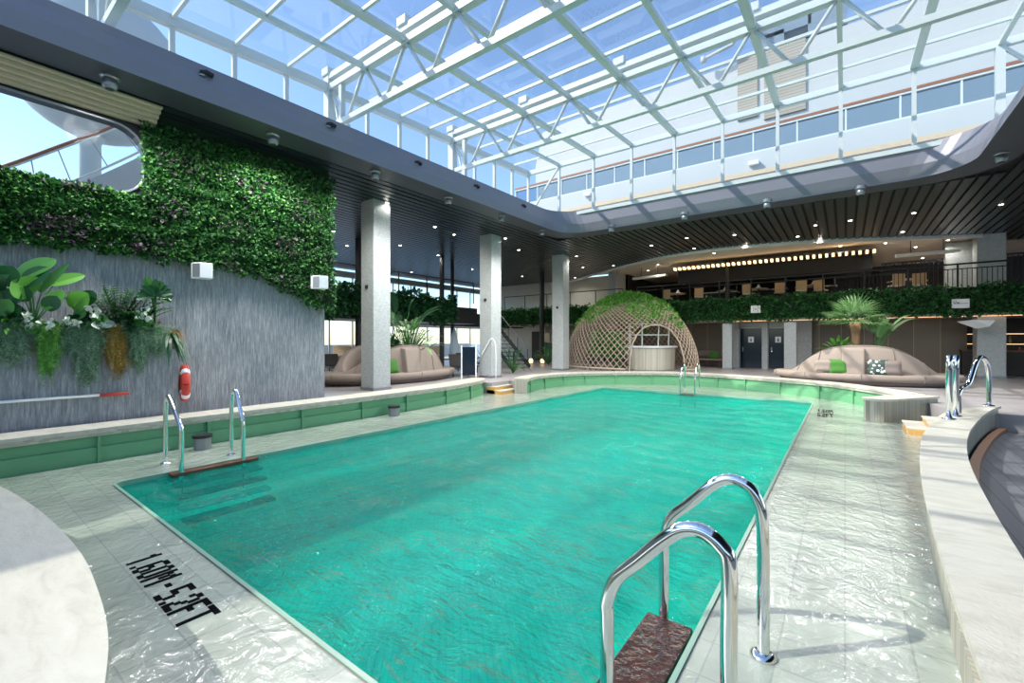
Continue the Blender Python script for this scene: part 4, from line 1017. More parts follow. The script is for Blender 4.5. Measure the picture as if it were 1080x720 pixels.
rail(smoothline(ptsB, 5), .034, 'handrail', nl_)
for x_, y_ in ((xA, yA), (xB, yB)):
    mb = MB(); mb.lathe([(.075, 0), (.07, .015), (.045, .03)], 20, (x_, y_, 0)); mb.obj('flange', 'chrome', nl_, smooth=True)
# teak treads
def treads(root, x0, x1, y0, y1, zs):
    for k, z in enumerate(zs):
        mb = MB(); nb = 5; dx_ = (x1-x0)/nb
        mb.box(((x0+x1)/2+k*0, (y0+y1)/2, z), (abs(x1-x0), abs(y1-y0), .05)); mb.obj('tread', 'wet_teak', root, bevel=.01)
treads(nl_, PXR-.03, PXR-.33, yB-.05, yA-.02, (-.0,)); treads(nl_, PXR-.1, PXR-.33, yB-.05, yA-.02, (-.32, -.62))
# left ladder
ll_ = thing('pool_ladder', 'chrome pool ladder with sunken dark steps at the left pool edge', 'ladder', group='chrome pool ladders')
for (uf, vf, up, vp, tpx) in ((174.5, 489, 190, 499, ((174, 430), (175.5, 421), (179, 417), (183, 424), (188, 449))), (244, 480, 261, 486, ((243.5, 423), (245, 415), (248.5, 411), (253, 418), (259, 440)))):
    f = PZ(uf, vf, 0); g_ = Vector((PXL+.12, f.y, 0)); fx = min(f.x, PXL-.15)
    H_ = CH-(tpx[2][1]-HOR)/FPX*(_s*9.2*0+(-_s*fx+_c*f.y))
    pts = [Vector((fx, f.y, 0)), Vector((fx, f.y, .5)), Vector((fx, f.y, H_-.25)), Vector((fx+.04, f.y, H_-.08)), Vector((fx+.12, f.y, H_)), Vector((fx+.22, f.y, H_-.06)), Vector((g_.x-.05, f.y, H_-.38)), Vector((g_.x, f.y, H_-.5)), Vector((g_.x, f.y, .2)), Vector((g_.x, f.y, -.6))]
    rail(smoothline(pts, 5), .032, 'handrail', ll_)
    mb = MB(); mb.lathe([(.07, 0), (.065, .015), (.04, .03)], 18, (fx, f.y, 0)); mb.obj('flange', 'chrome', ll_, smooth=True)
ya, yb = PZ(189, 498, 0).y, PZ(262, 484, 0).y
for k in range(5):
    mb = MB(); mb.span((PXL+.01+.13*k, ya-.1, .0-.13*k-.05), (PXL+.16+.145*k, yb+.15, .0-.13*k)); mb.obj('tread', 'teak', ll_, bevel=.01)
# far ladder
fl_ = thing('pool_ladder', 'thin chrome pool ladder far away in front of the net dome', 'ladder', group='chrome pool ladders')
for (uf, xoff) in ((733, 0), (727, -.5)):
    f = PZ(733, 417, 0); y0 = PYF-.15; x0 = PY(733, 410, y0).x+xoff
    pts = [Vector((x0, y0+.6, 0)), Vector((x0, y0+.6, .8)), Vector((x0, y0+.5, 1.0)), Vector((x0, y0+.35, 1.02)), Vector((x0, y0+.1, .75)), Vector((x0, y0, .5)), Vector((x0, y0, -.5))]
    rail(smoothline(pts, 4), .028, 'handrail', fl_)
mb = MB(); mb.span((x0, PYF-.3, -.06), (x0+.5, PYF-.02, -.02)); mb.obj('tread', 'teak', fl_)
# hoop rails by the right steps
def hoop(root, p0, p1, h, dip=0):
    p0 = Vector(p0); p1 = Vector(p1); pts = [p0, p0+Vector((0, 0, h*.75)), p0.lerp(p1, .04)+Vector((0, 0, h*.93)), p0.lerp(p1, .2)+Vector((0, 0, h)), p0.lerp(p1, .45)+Vector((0, 0, h*.97)), p0.lerp(p1, .7)+Vector((0, 0, h*.72-dip)), p0.lerp(p1, .93)+Vector((0, 0, h*.5-dip)), p1+Vector((0, 0, h*.42-dip)), p1]
    rail(smoothline(pts, 5), .036, 'handrail', root)
    for q in (p0, p1):
        mb = MB(); mb.lathe([(.09, 0), (.085, .015), (.045, .03)], 16, tuple(q)); mb.obj('flange', 'chrome', root, smooth=True)
h1_ = thing('grab_rail', 'pair of upright chrome grab posts on the right coping, nearest the steps', 'rail')
for (u, v) in ((1001, 442), (1008, 439)):
    p = PZ(u, v, CT); t_h = CH-(375-HOR)/FPX*((p.y*_c-_s*p.x))-CT
    rail([p, p+Vector((0, 0, t_h*.9)), p+Vector((.01, .02, t_h))], .045, 'handrail', h1_)
    mb = MB(); mb.lathe([(.1, 0), (.095, .015), (.05, .03)], 16, tuple(p)); mb.obj('flange', 'chrome', h1_, smooth=True)
h2_ = thing('grab_rail', 'curved chrome grab rail on the right coping, behind the upright pair', 'rail')
pf_ = PZ(1043, 428, CT); ph = PZ(1011, 437, CT); dep = pf_.y*_c-_s*pf_.x
zt = CH-(376-HOR)/FPX*dep
d_ = ph-pf_
pts = [pf_, pf_+Vector((0, 0, (zt-CT)*.6)), pf_+d_*.10+Vector((0, 0, (zt-CT)*.9)), pf_+d_*.3+Vector((0, 0, zt-CT)), pf_+d_*.48+Vector((0, 0, (zt-CT)*.88)), pf_+d_*.68+Vector((0, 0, (zt-CT)*.55)), pf_+d_*.85+Vector((0, 0, (zt-CT)*.46)), ph+Vector((0, 0, (zt-CT)*.40)), ph+Vector((0, 0, .2)), ph]
rail(smoothline(pts, 5), .042, 'handrail', h2_)
mb = MB(); mb.lathe([(.1, 0), (.095, .015), (.05, .03)], 16, tuple(pf_)); mb.obj('flange', 'chrome', h2_, smooth=True)
# shower on second column
sh = thing('shower_hose', 'thin curved white hose on the second column', 'hose', (-11.1, 13.35, DK))
mb = MB(); mb.tube(smoothline([(-.5, 0, .9), (-.2, 0, 1.3), (0, 0, 1.55), (.18, 0, 1.45), (.25, 0, 1.1), (.25, 0, 0)]), .02, 8); mb.obj('hose', 'white_plastic', sh, smooth=True)

# ============================================================ round island sofas
def sofa(lab, loc, rz, a_, b2_, group='round island sofas'):
    t_ = thing('island_sofa', lab, 'sofa', loc, rz, group)
    n = 72
    def ring(k, z): return [(a_*k*math.cos(2*PI*i/n), b2_*k*math.sin(2*PI*i/n), z) for i in range(n)]
    mb = MB(); R_ = [ring(.86, 0), ring(.90, .05), ring(.93, .14)]
    def loft(mb, rs, close=None):
        vs = [p for r in rs for p in r]; fs = [(j*n+i, j*n+(i+1) % n, (j+1)*n+(i+1) % n, (j+1)*n+i) for j in range(len(rs)-1) for i in range(n)]
        if close: fs.append(tuple((len(rs)-1)*n+i for i in range(n)))
        mb.add(vs, fs)
    loft(mb, R_, True); mb.obj('base', 'taupe_dark', t_, smooth=True)
    mb = MB(); loft(mb, [ring(.93, .14), ring(.98, .17), ring(1.0, .24), ring(1.0, .33), ring(.975, .38), ring(.70, .39)], True); st_ = mb.obj('seat', 'taupe', t_, smooth=True)
    for i in range(10):
        a0 = 2*PI*(i+.5)/10; mb = MB(); mb.bar((a_*.99*math.cos(a0), b2_*.99*math.sin(a0), .15), (a_*1.004*math.cos(a0), b2_*1.004*math.sin(a0), .37), .02, .02)
        mb.obj('seam', 'taupe_dark', st_)
    # shell back: low at the ends, high in the middle
    def H_(i): return .42+.90*max(0, 1-abs(math.cos(2*PI*i/n))**2.8)
    def rr(k, f): return [(a_*k*math.cos(2*PI*i/n), b2_*k*math.sin(2*PI*i/n), .36+(H_(i)-.36)*f) for i in range(n)]
    mb = MB(); loft(mb, [rr(.80, 0), rr(.775, .45), rr(.74, .85), rr(.72, .98), rr(.69, 1.0), rr(.65, .97), rr(.62, .8), rr(.60, 0)]); bk_ = mb.obj('backrest', 'taupe', t_, smooth=True)
    mb = MB(); loft(mb, [rr(.73, .97), rr(.71, 1.012), rr(.68, 1.015), rr(.66, .98)]); mb.obj('piping', 'taupe_dark', bk_, smooth=True)
    for i_ in (8, 14, 22, 28, 42, 47, 59, 65):
        ps = [Vector(rr(k_, f_)[i_]) for k_, f_ in ((.806, .02), (.781, .45), (.747, .85), (.722, .99))]
        mb = MB(); mb.tube(ps, .012, 5); mb.obj('back_seam', 'taupe_dark', bk_)
    # wedge dividers
    for s_, xx in ((-1, -.08), (1, 0)):
        mb = MB(); w_ = .34
        mb.add([(xx*a_-w_, s_*b2_*.6, .36), (xx*a_+w_, s_*b2_*.6, .36), (xx*a_+w_*.9, s_*b2_*.93, .36), (xx*a_-w_*.9, s_*b2_*.93, .36), (xx*a_-w_, s_*b2_*.6, 1.27), (xx*a_+w_, s_*b2_*.6, 1.27), (xx*a_+w_*.9, s_*b2_*.84, 1.2), (xx*a_-w_*.9, s_*b2_*.84, 1.2)],
               [(0, 1, 2, 3), (4, 7, 6, 5), (0, 4, 5, 1), (3, 2, 6, 7), (0, 3, 7, 4), (1, 5, 6, 2)]); mb.obj('divider', 'taupe', t_, bevel=.04)
    mb = MB(); loft(mb, [ring(.34, .14), ring(.34, .86), ring(.31, .86), ring(.31, .80)], True); mb.obj('planter', 'taupe_dark', t_)
    return t_
def cushion(mat, p, rz, lab, size=(.48, .16, .46), tilt=-.3):
    mb = MB(); n = 10; vs = []
    for side in (1, -1):
        for j in range(n+1):
            for i in range(n+1):
                x = -1+2*i/n; z = -1+2*j/n; th = (1-x**4)*(1-z**4)
                vs.append((x*size[0]/2*(1-.06*(1-abs(z)**2)*0), side*size[1]/2*th**.6, z*size[2]/2))
    fs = []; K = (n+1)**2
    for j in range(n):
        for i in range(n):
            a0 = j*(n+1)+i; fs.append((a0, a0+1, a0+n+2, a0+n+1)); fs.append((K+a0, K+a0+n+1, K+a0+n+2, K+a0+1))
    mb.add(vs, fs); o = mb.obj('cushion', mat, smooth=True, loc=p); o.rotation_euler = (tilt, 0, rz); tag(o, lab, 'cushion', 'scatter cushions'); return o
c1 = PD(907, 380, 15.7); RS = (c1.x, c1.y, DK)
sofa('large taupe round island sofa at right, sunlit, with the palm behind', RS, .0, 2.65, 1.6)
def onsofa(u, y): p = PY(u, 380, y); return (p.x, p.y)
yf_ = RS[1]-1.40
for (u, mat, lab, sz) in ((884, 'green_fabric', 'bright green cushion on the right sofa', (.5, .16, .48)), (926, 'pattern_fabric', 'black and white patterned cushion on the right sofa', (.52, .16, .5)), (940, 'taupe_dark', 'dark grey-brown cushion beside the patterned one on the right sofa', (.5, .16, .46)), (868, 'taupe', 'plain taupe cushion left of the green one on the right sofa', (.5, .16, .4))):
    x_, y_ = onsofa(u, yf_); cushion(mat, (x_, y_, DK+.62), 0, lab, sz)
c2 = PD(413, 380, 16.6); LS = (c2.x, c2.y, DK)
sofa('large taupe round island sofa at left, partly behind the first column', LS, PI/2, 2.9, 1.7)
x_ = LS[0]+1.4; p = PX(413.5, 380, x_); cushion('green_fabric', (x_, p.y, DK+.62), PI/2, 'green cushion on the left sofa right of the first column', (.5, .16, .48))

# ============================================================ plants
def blade_plant(name, lab, loc, n, L, W, mat, elev=(.5, 1.3), bend=.5, az=(0, 2*PI), stem=0, prof=None, group=None, trunk=None, cat='plant', seg=6):
    t_ = thing(name, lab, cat, loc, 0, group)
    mb = MB(); sm = MB()
    for i in range(n):
        a_ = random.uniform(*az); e_ = random.uniform(*elev); L_ = L*random.uniform(.75, 1.15); d = Vector((math.cos(a_)*math.cos(e_), math.sin(a_)*math.cos(e_), math.sin(e_)))
        base = Vector((0, 0, trunk or 0))
        if stem:
            tip = base+d*stem*random.uniform(.7, 1.2)+Vector((0, 0, stem*.25)); sm.tube([base, base.lerp(tip, .5)+Vector((0, 0, .05)), tip], .012+.012*W, 6); base = tip
            d = (d+Vector((0, 0, -.15))).normalized()
        mb.leaf(base, d, (0, 0, 1), L_, W*random.uniform(.8, 1.2), bend, seg, prof)
    mb.obj('leaves', mat, t_)
    if sm.v: sm.obj('stems', 'leaf_mid', t_)
    if trunk:
        tm = MB(); tm.tube([(0, 0, 0), (.03, 0, trunk*.5), (0, 0, trunk)], .1, 10, radii=[.11, .09, .13]); tm.obj('trunk', 'bark', t_, smooth=True)
    return t_
random.seed(31)
pw = lambda q: max(.03, math.sin(PI*min(1, q*.9+.08))**.6)*(1 if q < .97 else .3)
# the palm island behind the right sofa
pc = (RS[0]+PD(908, 380, 15.9).x-PD(911, 380, 15.9).x, RS[1], 1.28-.0)
def fan_palm(lab, loc, trunk, nf, R_, mat='leaf_palm'):
    t_ = thing('fan_palm', lab, 'palm', loc); tm = MB(); tm.tube([(0, 0, 0), (.02, 0, trunk*.6), (0, 0, trunk)], .1, 12, radii=[.10, .12, .17]); tm.obj('trunk', 'bark', t_, smooth=True)
    lm = MB(); sm = MB()
    for f in range(nf):
        a_ = 2*PI*f/nf*1.618*3; e_ = random.uniform(-.25, 1.25); d = Vector((math.cos(a_)*math.cos(e_), math.sin(a_)*math.cos(e_), math.sin(e_)))
        st = Vector((0, 0, trunk)); hub = st+d*R_*.32; sm.tube([st, hub], .012, 5)
        side = d.cross(Vector((0, 0, 1))).normalized(); upv = side.cross(d).normalized()
        for k in range(17):
            q = (k-8)/8*1.35; dd = (d*math.cos(q)+side*math.sin(q)+upv*.12*math.cos(q)).normalized()
            lm.leaf(hub, dd, upv, R_*.68*(1-.25*abs(q)), .045, .22, 4)
    lm.obj('fronds', mat, t_); sm.obj('leaf_stalks', 'leaf_mid', t_); return t_
fp = fan_palm('fan palm with pale green spiky crown behind the right sofa', (pc[0]-.05, pc[1], 1.2), 1.35, 26, 1.25)
blade_plant('bird_of_paradise', 'broad-leaved plant right of the palm trunk behind the right sofa', (pc[0]+.45, pc[1]-.1, 1.2), 7, .95, .26, 'leaf_palm', (.7, 1.35), .35, (-1.5, 1.6), stem=.85, prof=pw)
blade_plant('low_shrub', 'bright yellow-green shrub left of the palm trunk behind the right sofa', (pc[0]-.5, pc[1]-.2, 1.2), 60, .38, .08, 'leaf_bright', (.2, 1.4), .3, stem=.45)
blade_plant('low_shrub', 'low mixed foliage right of the palm trunk just above the right sofa back', (pc[0]+.75, pc[1]-.1, 1.2), 26, .4, .13, 'leaf_mid', (.1, 1.2), .4, stem=.15, prof=pw)
# left sofa plants
blade_plant('banana_plant', 'tall dark banana-leaved plant behind the left sofa, right of the first column', (LS[0]+.1, LS[1]+.3, 1.2), 12, 1.2, .34, 'leaf_dark', (.6, 1.4), .35, stem=1.3, prof=pw)
blade_plant('leafy_shrub', 'paler leafy shrub against the first column behind the left sofa', (LS[0]+.3, LS[1]+.6, 1.2), 60, .5, .12, 'leaf_palm', (.1, 1.4), .5, stem=1.0)
blade_plant('leafy_shrub', 'dark low shrub in the middle of the left sofa', (LS[0], LS[1], 1.2), 50, .5, .13, 'leaf_dark', (.1, 1.4), .5, stem=.5)
# dark spiky plants by the stair
for i, (u, lab) in enumerate(((512, 'dark spiky plant left of the second column under the stair'), (541, 'dark spiky plant right of the second column'))):
    p = PD(u, 365, 20.0); blade_plant('spiky_plant', lab, (p.x, p.y, DK), 30, 1.0, .06, 'leaf_dark', (.3, 1.3), .4, stem=.5)
p = PD(578, 370, 27); blade_plant('leafy_shrub', 'green potted shrub by the far wall lamp behind the third column', (p.x, p.y, DK), 50, .6, .12, 'leaf_mid', (.3, 1.4), .4, stem=.6)

# wall planter and its plants: concrete troughs on the lower wall
XPL = -10.05
for i, (u0, u1, lab) in enumerate(((-50, 63, 'pale planter trough at the far left end of the wall'), (66, 128, 'pale planter trough in the middle of the row on the wall'), (130, 189, 'pale planter trough at the right end of the row, above the life ring'))):
    a, b_ = PX(u0, 365, XPL+.1), PX(u1, 365, XPL+.1); tg = thing('planter_trough', lab, 'planter', (0, 0, 0), group='planter troughs on the lower wall')
    mb = MB(); mb.span((-10.28, a.y, 1.72), (-9.96, b_.y, 2.0)); mb.obj('box', 'pot', tg, bevel=.01)
    mb = MB(); mb.span((-10.26, a.y+.02, 1.99), (-9.98, b_.y-.02, 2.01)); mb.obj('soil', 'soil', tg)
def PW(u, z=2.0): 
    p = PX(u, 350, XPL); return (XPL, p.y, z)
front = (-1.3, 1.3)
def leafy(name, lab, base, leaves, cat='plant', xx=-9.98):
    """leaves: (start u,v, tip u,v, width px, material, bend) laid out on the planter's own plane"""
    b0 = PX(*base, xx); t_ = thing(name, lab, cat, (b0.x, b0.y, 2.0)); O_ = Vector((b0.x, b0.y, 2.0)); px_ = 8.0/FPX
    for (u0, v0, u1, v1, w_, m_, bd) in leaves:
        p0 = PX(u0, v0, xx+.02+random.uniform(0, .12)); p1 = PX(u1, v1, xx+random.uniform(.02, .3)); p1.z += bd*(p1-p0).length
        d = p1-p0; mb = MB(); mb.leaf(p0-O_, d, (.9, -.3, .35), d.length, w_*px_, bd, 8, pw); mb.obj('leaf', m_, t_)
        q = (p0+O_)*.5; mb = MB(); mb.tube(smoothline([(0, 0, 0), (p0-O_)*.5+Vector((.02, (p0-O_).y*-.2, .03)), p0-O_+d*.1], 4), .009, 6); mb.obj('stem', 'leaf_mid', t_)
    return t_
leafy('banana_plant', 'large banana plant at left on the wall planter, broad ribbed leaves', (36, 350),
      [(20, 292, 59, 273, 15, 'leaf_mid', .12), (27, 302, 50, 281, 15, 'leaf_dark', .1), (36, 309, 12, 296, 24, 'leaf_bright', .15), (42, 308, 73, 277, 7, 'leaf_mid', .1), (54, 300, 90, 290, 11, 'leaf_bright', .1), (46, 326, 67, 306, 12, 'leaf_bright', .1), (50, 327, 60, 312, 14, 'leaf_dark', .1), (26, 318, 22, 300, 12, 'leaf_dark', .2)])
leafy('banana_plant', 'dark banana plant cut by the left edge of the photo', (-3, 350),
      [(4, 300, 14, 280, 18, 'leaf_dark', .2), (-4, 308, -22, 285, 20, 'leaf_dark', .2), (2, 322, 18, 305, 18, 'leaf_dark', .2), (-2, 320, -20, 312, 16, 'leaf_dark', .2), (0, 296, -6, 278, 16, 'leaf_mid', .1), (5, 330, 22, 322, 16, 'leaf_dark', .2), (0, 332, 10, 315, 15, 'leaf_mid', .2)])
leafy('round_leaf_plant', 'single round-leaved plant left of the fern on the wall planter', (84, 350), [(76, 325, 93, 309, 19, 'leaf_bright', .1), (88, 322, 98, 306, 14, 'leaf_dark', .15), (80, 336, 90, 326, 9, 'leaf_mid', .2)])
def fern(lab, loc, n, L, mat='leaf_dark', az=(-1.6, 1.8)):
    t_ = thing('palm_fern', lab, 'fern', loc); mb = MB(); sm = MB()
    for i in range(n):
        a_ = random.uniform(*az); e_ = random.uniform(.75, 1.5); d = Vector((abs(math.cos(a_)*math.cos(e_))*.5, math.sin(a_)*math.cos(e_), math.sin(e_))); side = d.cross(Vector((0, 0, 1))).normalized(); pts = []
        for k in range(14):
            q = k/13; p = d*(L*q)-Vector((0, 0, .3*L*q*q)); pts.append(p)
            if k > 2:
                for s_ in (1, -1): mb.leaf(p, (side*s_+d*.7-Vector((0, 0, .2))).normalized(), (0, 0, 1), L*.26*(1.1-q*.7), .03, .25, 3)
        sm.tube(pts, .006, 5)
    mb.obj('fronds', mat, t_); sm.obj('leaf_stalks', 'leaf_mid', t_); return t_
fern('tall feathery dark fern in the middle of the wall planter', PW(124), 24, 1.15, 'leaf_mid', az=(-1.9, 1.9))
fern('lighter feathery fern right of the tall dark one on the wall planter', PW(140), 14, .9, 'leaf_mid', az=(-1.9, 1.9))
leafy('dark_dracaena', 'dark glossy-leaved plant near the right end of the wall planter', (163, 350), [(163, 312, 163+20*math.cos(a_), 308-15*math.sin(a_)+5*abs(math.cos(a_)), 7, 'leaf_dark', .15) for a_ in (-.5, -.2, .0, .25, .5, .8, 1.1, 1.5, 1.9, 2.3, 2.7, 3.0, 3.3)]+[(158, 302, 153, 292, 8, 'leaf_mid', .1), (164, 306, 170, 296, 9, 'leaf_mid', .1)])
def cluster(u, v, ru, rv, n, w_, m_, L=9):
    out = []
    for _ in range(n):
        a_ = random.uniform(0, PI); cu, cv = u+random.uniform(-ru, ru), v+random.uniform(-rv, rv); du = math.cos(a_)*L*random.uniform(.6, 1); dv = -math.sin(a_)*L*random.uniform(.3, .8)
        out.append((cu, cv, cu+du, cv+dv, w_*random.uniform(.7, 1.1), m_, .2))
    return out
leafy('caladium', 'white and green caladium under the banana plant', (34, 352), cluster(31, 340, 5, 8, 14, 4.5, 'leaf_white', 8)+cluster(34, 346, 8, 6, 8, 4, 'leaf_mid', 8), xx=-9.93)
leafy('caladium', 'white striped caladium left of the trough gap', (52, 352), cluster(50, 344, 8, 5, 18, 3.2, 'leaf_white', 10), xx=-9.93)
leafy('caladium', 'white striped caladium right of the trough gap', (78, 352), cluster(77, 344, 7, 6, 16, 3.2, 'leaf_white', 10), xx=-9.93)
leafy('white_philodendron', 'white broad-leaved plant left of the tall fern', (101, 352), cluster(99, 332, 7, 4, 7, 7, 'leaf_white', 9)+cluster(105, 340, 8, 5, 8, 6, 'leaf_mid', 9), xx=-9.92)
leafy('white_philodendron', 'lower white broad-leaved plant in front of the tall fern', (112, 353), cluster(111, 343, 7, 3, 7, 8, 'leaf_white', 10), xx=-9.92)
leafy('variegated_plant', 'pale variegated plant right of the tall fern', (153, 352), cluster(151, 333, 6, 6, 14, 5, 'leaf_white', 8)+cluster(150, 338, 9, 8, 16, 5, 'leaf_mid', 9), xx=-9.93)
leafy('leafy_filler', 'dark mixed leaves in the middle of the planter row', (90, 352), cluster(88, 340, 14, 8, 30, 6, 'leaf_dark', 11)+cluster(95, 345, 14, 6, 20, 4, 'leaf_mid', 9), xx=-10.02)
leafy('leafy_filler', 'dark mixed leaves behind the variegated plant', (145, 352), cluster(142, 338, 15, 9, 34, 6, 'leaf_dark', 11)+cluster(150, 345, 14, 6, 20, 4, 'leaf_mid', 9), xx=-10.02)
leafy('leafy_filler', 'dark mixed leaves at the left end of the planter row', (15, 352), cluster(14, 338, 14, 9, 30, 6, 'leaf_dark', 11)+cluster(10, 345, 14, 6, 24, 4, 'leaf_bright', 9), xx=-10.02)
for u, lab in ((15, 'dark red bromeliad near the left edge of the planter'), (163, 'dark red bromeliad near the right end of the planter'), (96, 'small orange-red flower spike left of the tall fern')):
    blade_plant('bromeliad', lab, PW(u), 22, .2, .035, 'leaf_red', (.3, 1.4), .4, front, stem=.12)
blade_plant('orange_grass', 'tuft of orange-green grass at the right end of the planter', PW(184), 60, .2, .018, 'leaf_orange', (.0, 1.3), .8, front, stem=.04)
blade_plant('strap_plant', 'dark strap leaves hanging below the right end of the planter', PW(178, 2.0), 10, .5, .05, 'leaf_dark', (-.3, .5), 1.1, (-.5, .5))
blade_plant('low_shrub', 'yellow-green narrow-leaved shrub at the left edge of the planter', PW(4), 40, .3, .04, 'leaf_bright', (.3, 1.3), .5, front, stem=.1)
blade_plant('low_shrub', 'mid green filler leaves behind the white caladiums', PW(60), 60, .2, .06, 'leaf_mid', (.1, 1.3), .4, front, stem=.08)
blade_plant('low_shrub', 'mid green filler leaves below the tall fern', PW(135), 90, .2, .06, 'leaf_dark', (.1, 1.3), .4, (-1.5, 1.7), stem=.12)
def trail(lab, u0, u1, vlow, mat, n=220, name='trailing_moss'):
    a, b_ = PX(u0, 350, -9.93), PX(u1, 350, -9.93); zl = PX((u0+u1)/2, vlow, -9.9).z
    t_ = thing(name, lab, 'trailing plant', (0, 0, 0), group='trailing plants hanging from the troughs'); mb = MB(); ph = random.uniform(0, 6)
    for i in range(n):
        q_ = random.gauss(.5, .27); y = a.y+(b_.y-a.y)*q_; x = -9.96+random.uniform(0, .14); z0 = random.uniform(1.95, 2.2)
        L_ = max(.12, (z0-zl)*(.62+.30*math.sin(9*q_+ph)+random.gauss(0, .14))*math.exp(-((q_-.5)/.55)**4)); yy = y; xx = x
        m = int(L_/.028)+2
        for k in range(m):
            z = z0-L_*k/m; yy += random.gauss(0, .010); xx += random.gauss(.001, .004)
            for s_ in (1, -1):
                if random.random() < .25: continue
                d = Vector((random.uniform(0, .9), s_*random.uniform(.1, 1), random.uniform(-1, .3))).normalized(); p_ = Vector((xx, yy, z)); sd_ = d.cross(Vector((1, 0, .2))).normalized()*.005; mb.add([p_-sd_, p_+sd_, p_+d*random.uniform(.03, .06)], [(0, 1, 2)])
    o = mb.obj('foliage', mat, t_); o['kind'] = 'stuff'; return t_
trail('grey-green moss trailing at the left edge of the planter', -30, 38, 384, 'leaf_moss', 420)
trail('bright green fern trailing left of the trough gap', 40, 63, 397, 'leaf_bright', 260)
trail('grey-green moss trailing below the middle trough', 68, 108, 402, 'leaf_moss', 420)
trail('orange-brown moss trailing in the middle of the planter', 112, 129, 398, 'leaf_orange', 260)
trail('grey-green moss trailing near the right end of the planter', 131, 172, 388, 'leaf_moss', 380)

# ============================================================ net dome cabana
DC = PD(662, 380, 23.0); DC = Vector((DC.x, DC.y, DK)); DA, DB, DH = 3.5, 2.15, 3.85
dm = thing('net_dome', 'woven rattan net dome with green top over a small bar', 'dome', tuple(DC))
def dpt(th, f):   # th around, f 0..1 from ground to top
    z = math.sin(f*PI/2); r_ = math.cos(f*PI/2)
    return Vector((DA*r_*math.cos(th), DB*r_*math.sin(th), DH*z))
def opened(p):
    """arched doorway facing the pool"""
    P = DC+p; dep_ = -_s*P.x+_c*P.y; u_ = 540+FPX*(_c*P.x+_s*P.y)/dep_
    if dep_ > 22.9: return False
    w_ = (p.x*_c+p.y*_s)-.72
    h = 2.2*math.sqrt(max(0, 1-(abs(w_)/1.25)**2.4))
    return p.z < h
mb = MB(); NS = 68; seg = 40; lim = .90
for fam in (1, -1):
    for k in range(NS):
        th0 = 2*PI*k/NS; run = []
        for j in range(seg+1):
            f = lim*j/seg; tt = th0+fam*f*1.5+fam*.25*f**3*4; p = dpt(tt, f)
            if opened(p):
                if len(run) > 1: mb.tube(run, .017, 4, caps=False)
                run = []
            else: run.append(p)
        if len(run) > 1: mb.tube(run, .017, 4, caps=False)
mb.obj('net', 'rope', dm)
mb = MB(); pts = [dpt(2*PI*k/60, lim) for k in range(61)]; mb.tube(pts, .04, 6, caps=False); mb.obj('top_hoop', 'rope', dm); mb = MB()
run = []
for k in range(121):
    p = dpt(2*PI*k/120, .02)
    if opened(p):
        if len(run) > 1: mb.tube(run, .05, 6)
        run = []
    else: run.append(p)
mb.tube(run, .05, 6); mb.obj('base_hoop', 'rope', dm); mb = MB()
arc = []
for k in range(41):
    w_ = -1.25+2.5*k/40; h = 2.2*math.sqrt(max(0, 1-(abs(w_)/1.25)**2.4)); ww = w_+.72
    # find front point of the shell with this lateral offset and height
    best = None
    for j in range(200):
        th = PI+j*PI/200+.0; f = math.asin(min(.999, h/DH))/(PI/2); p = dpt(th, f); l_ = p.x*_c+p.y*_s
        if best is None or abs(l_-ww) < best[0]: best = (abs(l_-ww), p)
    arc.append(best[1])
mb.tube(arc, .03, 6); mb.obj('door_hoop', 'rope', dm)
random.seed(77)
def dcap():
    th = random.uniform(0, 2*PI); f = random.uniform(.47+.10*math.sin(3*th)+.06*math.sin(7*th), 1.0); p = dpt(th, f); return p*.985+Vector((0, 0, random.uniform(0, .12)))
o = scatter(8500, dcap, .17, nrm=(0, 0, 1)).obj('green_top', 'leaf_bright', dm); o['kind'] = 'stuff'
# climbing greens inside the left part
cp = PD(640, 380, 22.3)
def clp():
    a_ = random.uniform(0, 2*PI); r_ = random.uniform(0, .8); z = random.uniform(.1, 1.9)
    return (r_*math.cos(a_)*1.2, r_*math.sin(a_)*.6, z)
t_ = thing('climbing_plant', 'green and purple leafy plants inside the left half of the net dome', 'plant', (cp.x, cp.y, DK))
o = scatter(1800, clp, .2, nrm=(0, 0, .5)).obj('foliage', 'leaf_mid', t_); o['kind'] = 'stuff'
mb = MB(); mb.lathe([(.55, 0), (.6, .35)], 20); mb.obj('pot', 'taupe_dark', t_)
def clq():
    a_ = random.uniform(0, 2*PI); r_ = random.uniform(0, .85); return (r_*math.cos(a_)*1.3, r_*math.sin(a_)*.7, random.uniform(.05, .7))
o = scatter(900, clq, .18, nrm=(0, 0, .5)).obj('purple_foliage', 'leaf_purple', t_); o['kind'] = 'stuff'
# round bar counter
bp_ = PD(684, 380, 22.6); bc = thing('round_bar', 'round bar clad in pale upright slats inside the net dome', 'bar', (bp_.x, bp_.y, DK))
mb = MB(); mb.lathe([(1.22, 0), (1.25, .05), (1.3, 1.12)], 40); mb.obj('front', 'slat_light', bc)
mb = MB(); mb.lathe([(1.38, 1.12), (1.4, 1.17), (1.38, 1.2)], 40); mb.obj('counter_top', 'white_plastic', bc)
mb = MB(); 
for k in range(5):
    a_ = PI*1.0+PI*k/4; mb2 = MB(); mb2.tube([(1.0*math.cos(a_), .9*math.sin(a_), 1.2), (1.0*math.cos(a_)*1.05, .9*math.sin(a_), 2.3)], .035, 8); mb2.obj('upright', 'white_metal', bc)
for z in (1.75, 2.3):
    mb2 = MB(); mb2.tube([(1.02*math.cos(PI+PI*k/20), .92*math.sin(PI+PI*k/20), z) for k in range(21)], .03, 8); mb2.obj('shelf_rail', 'white_metal', bc)
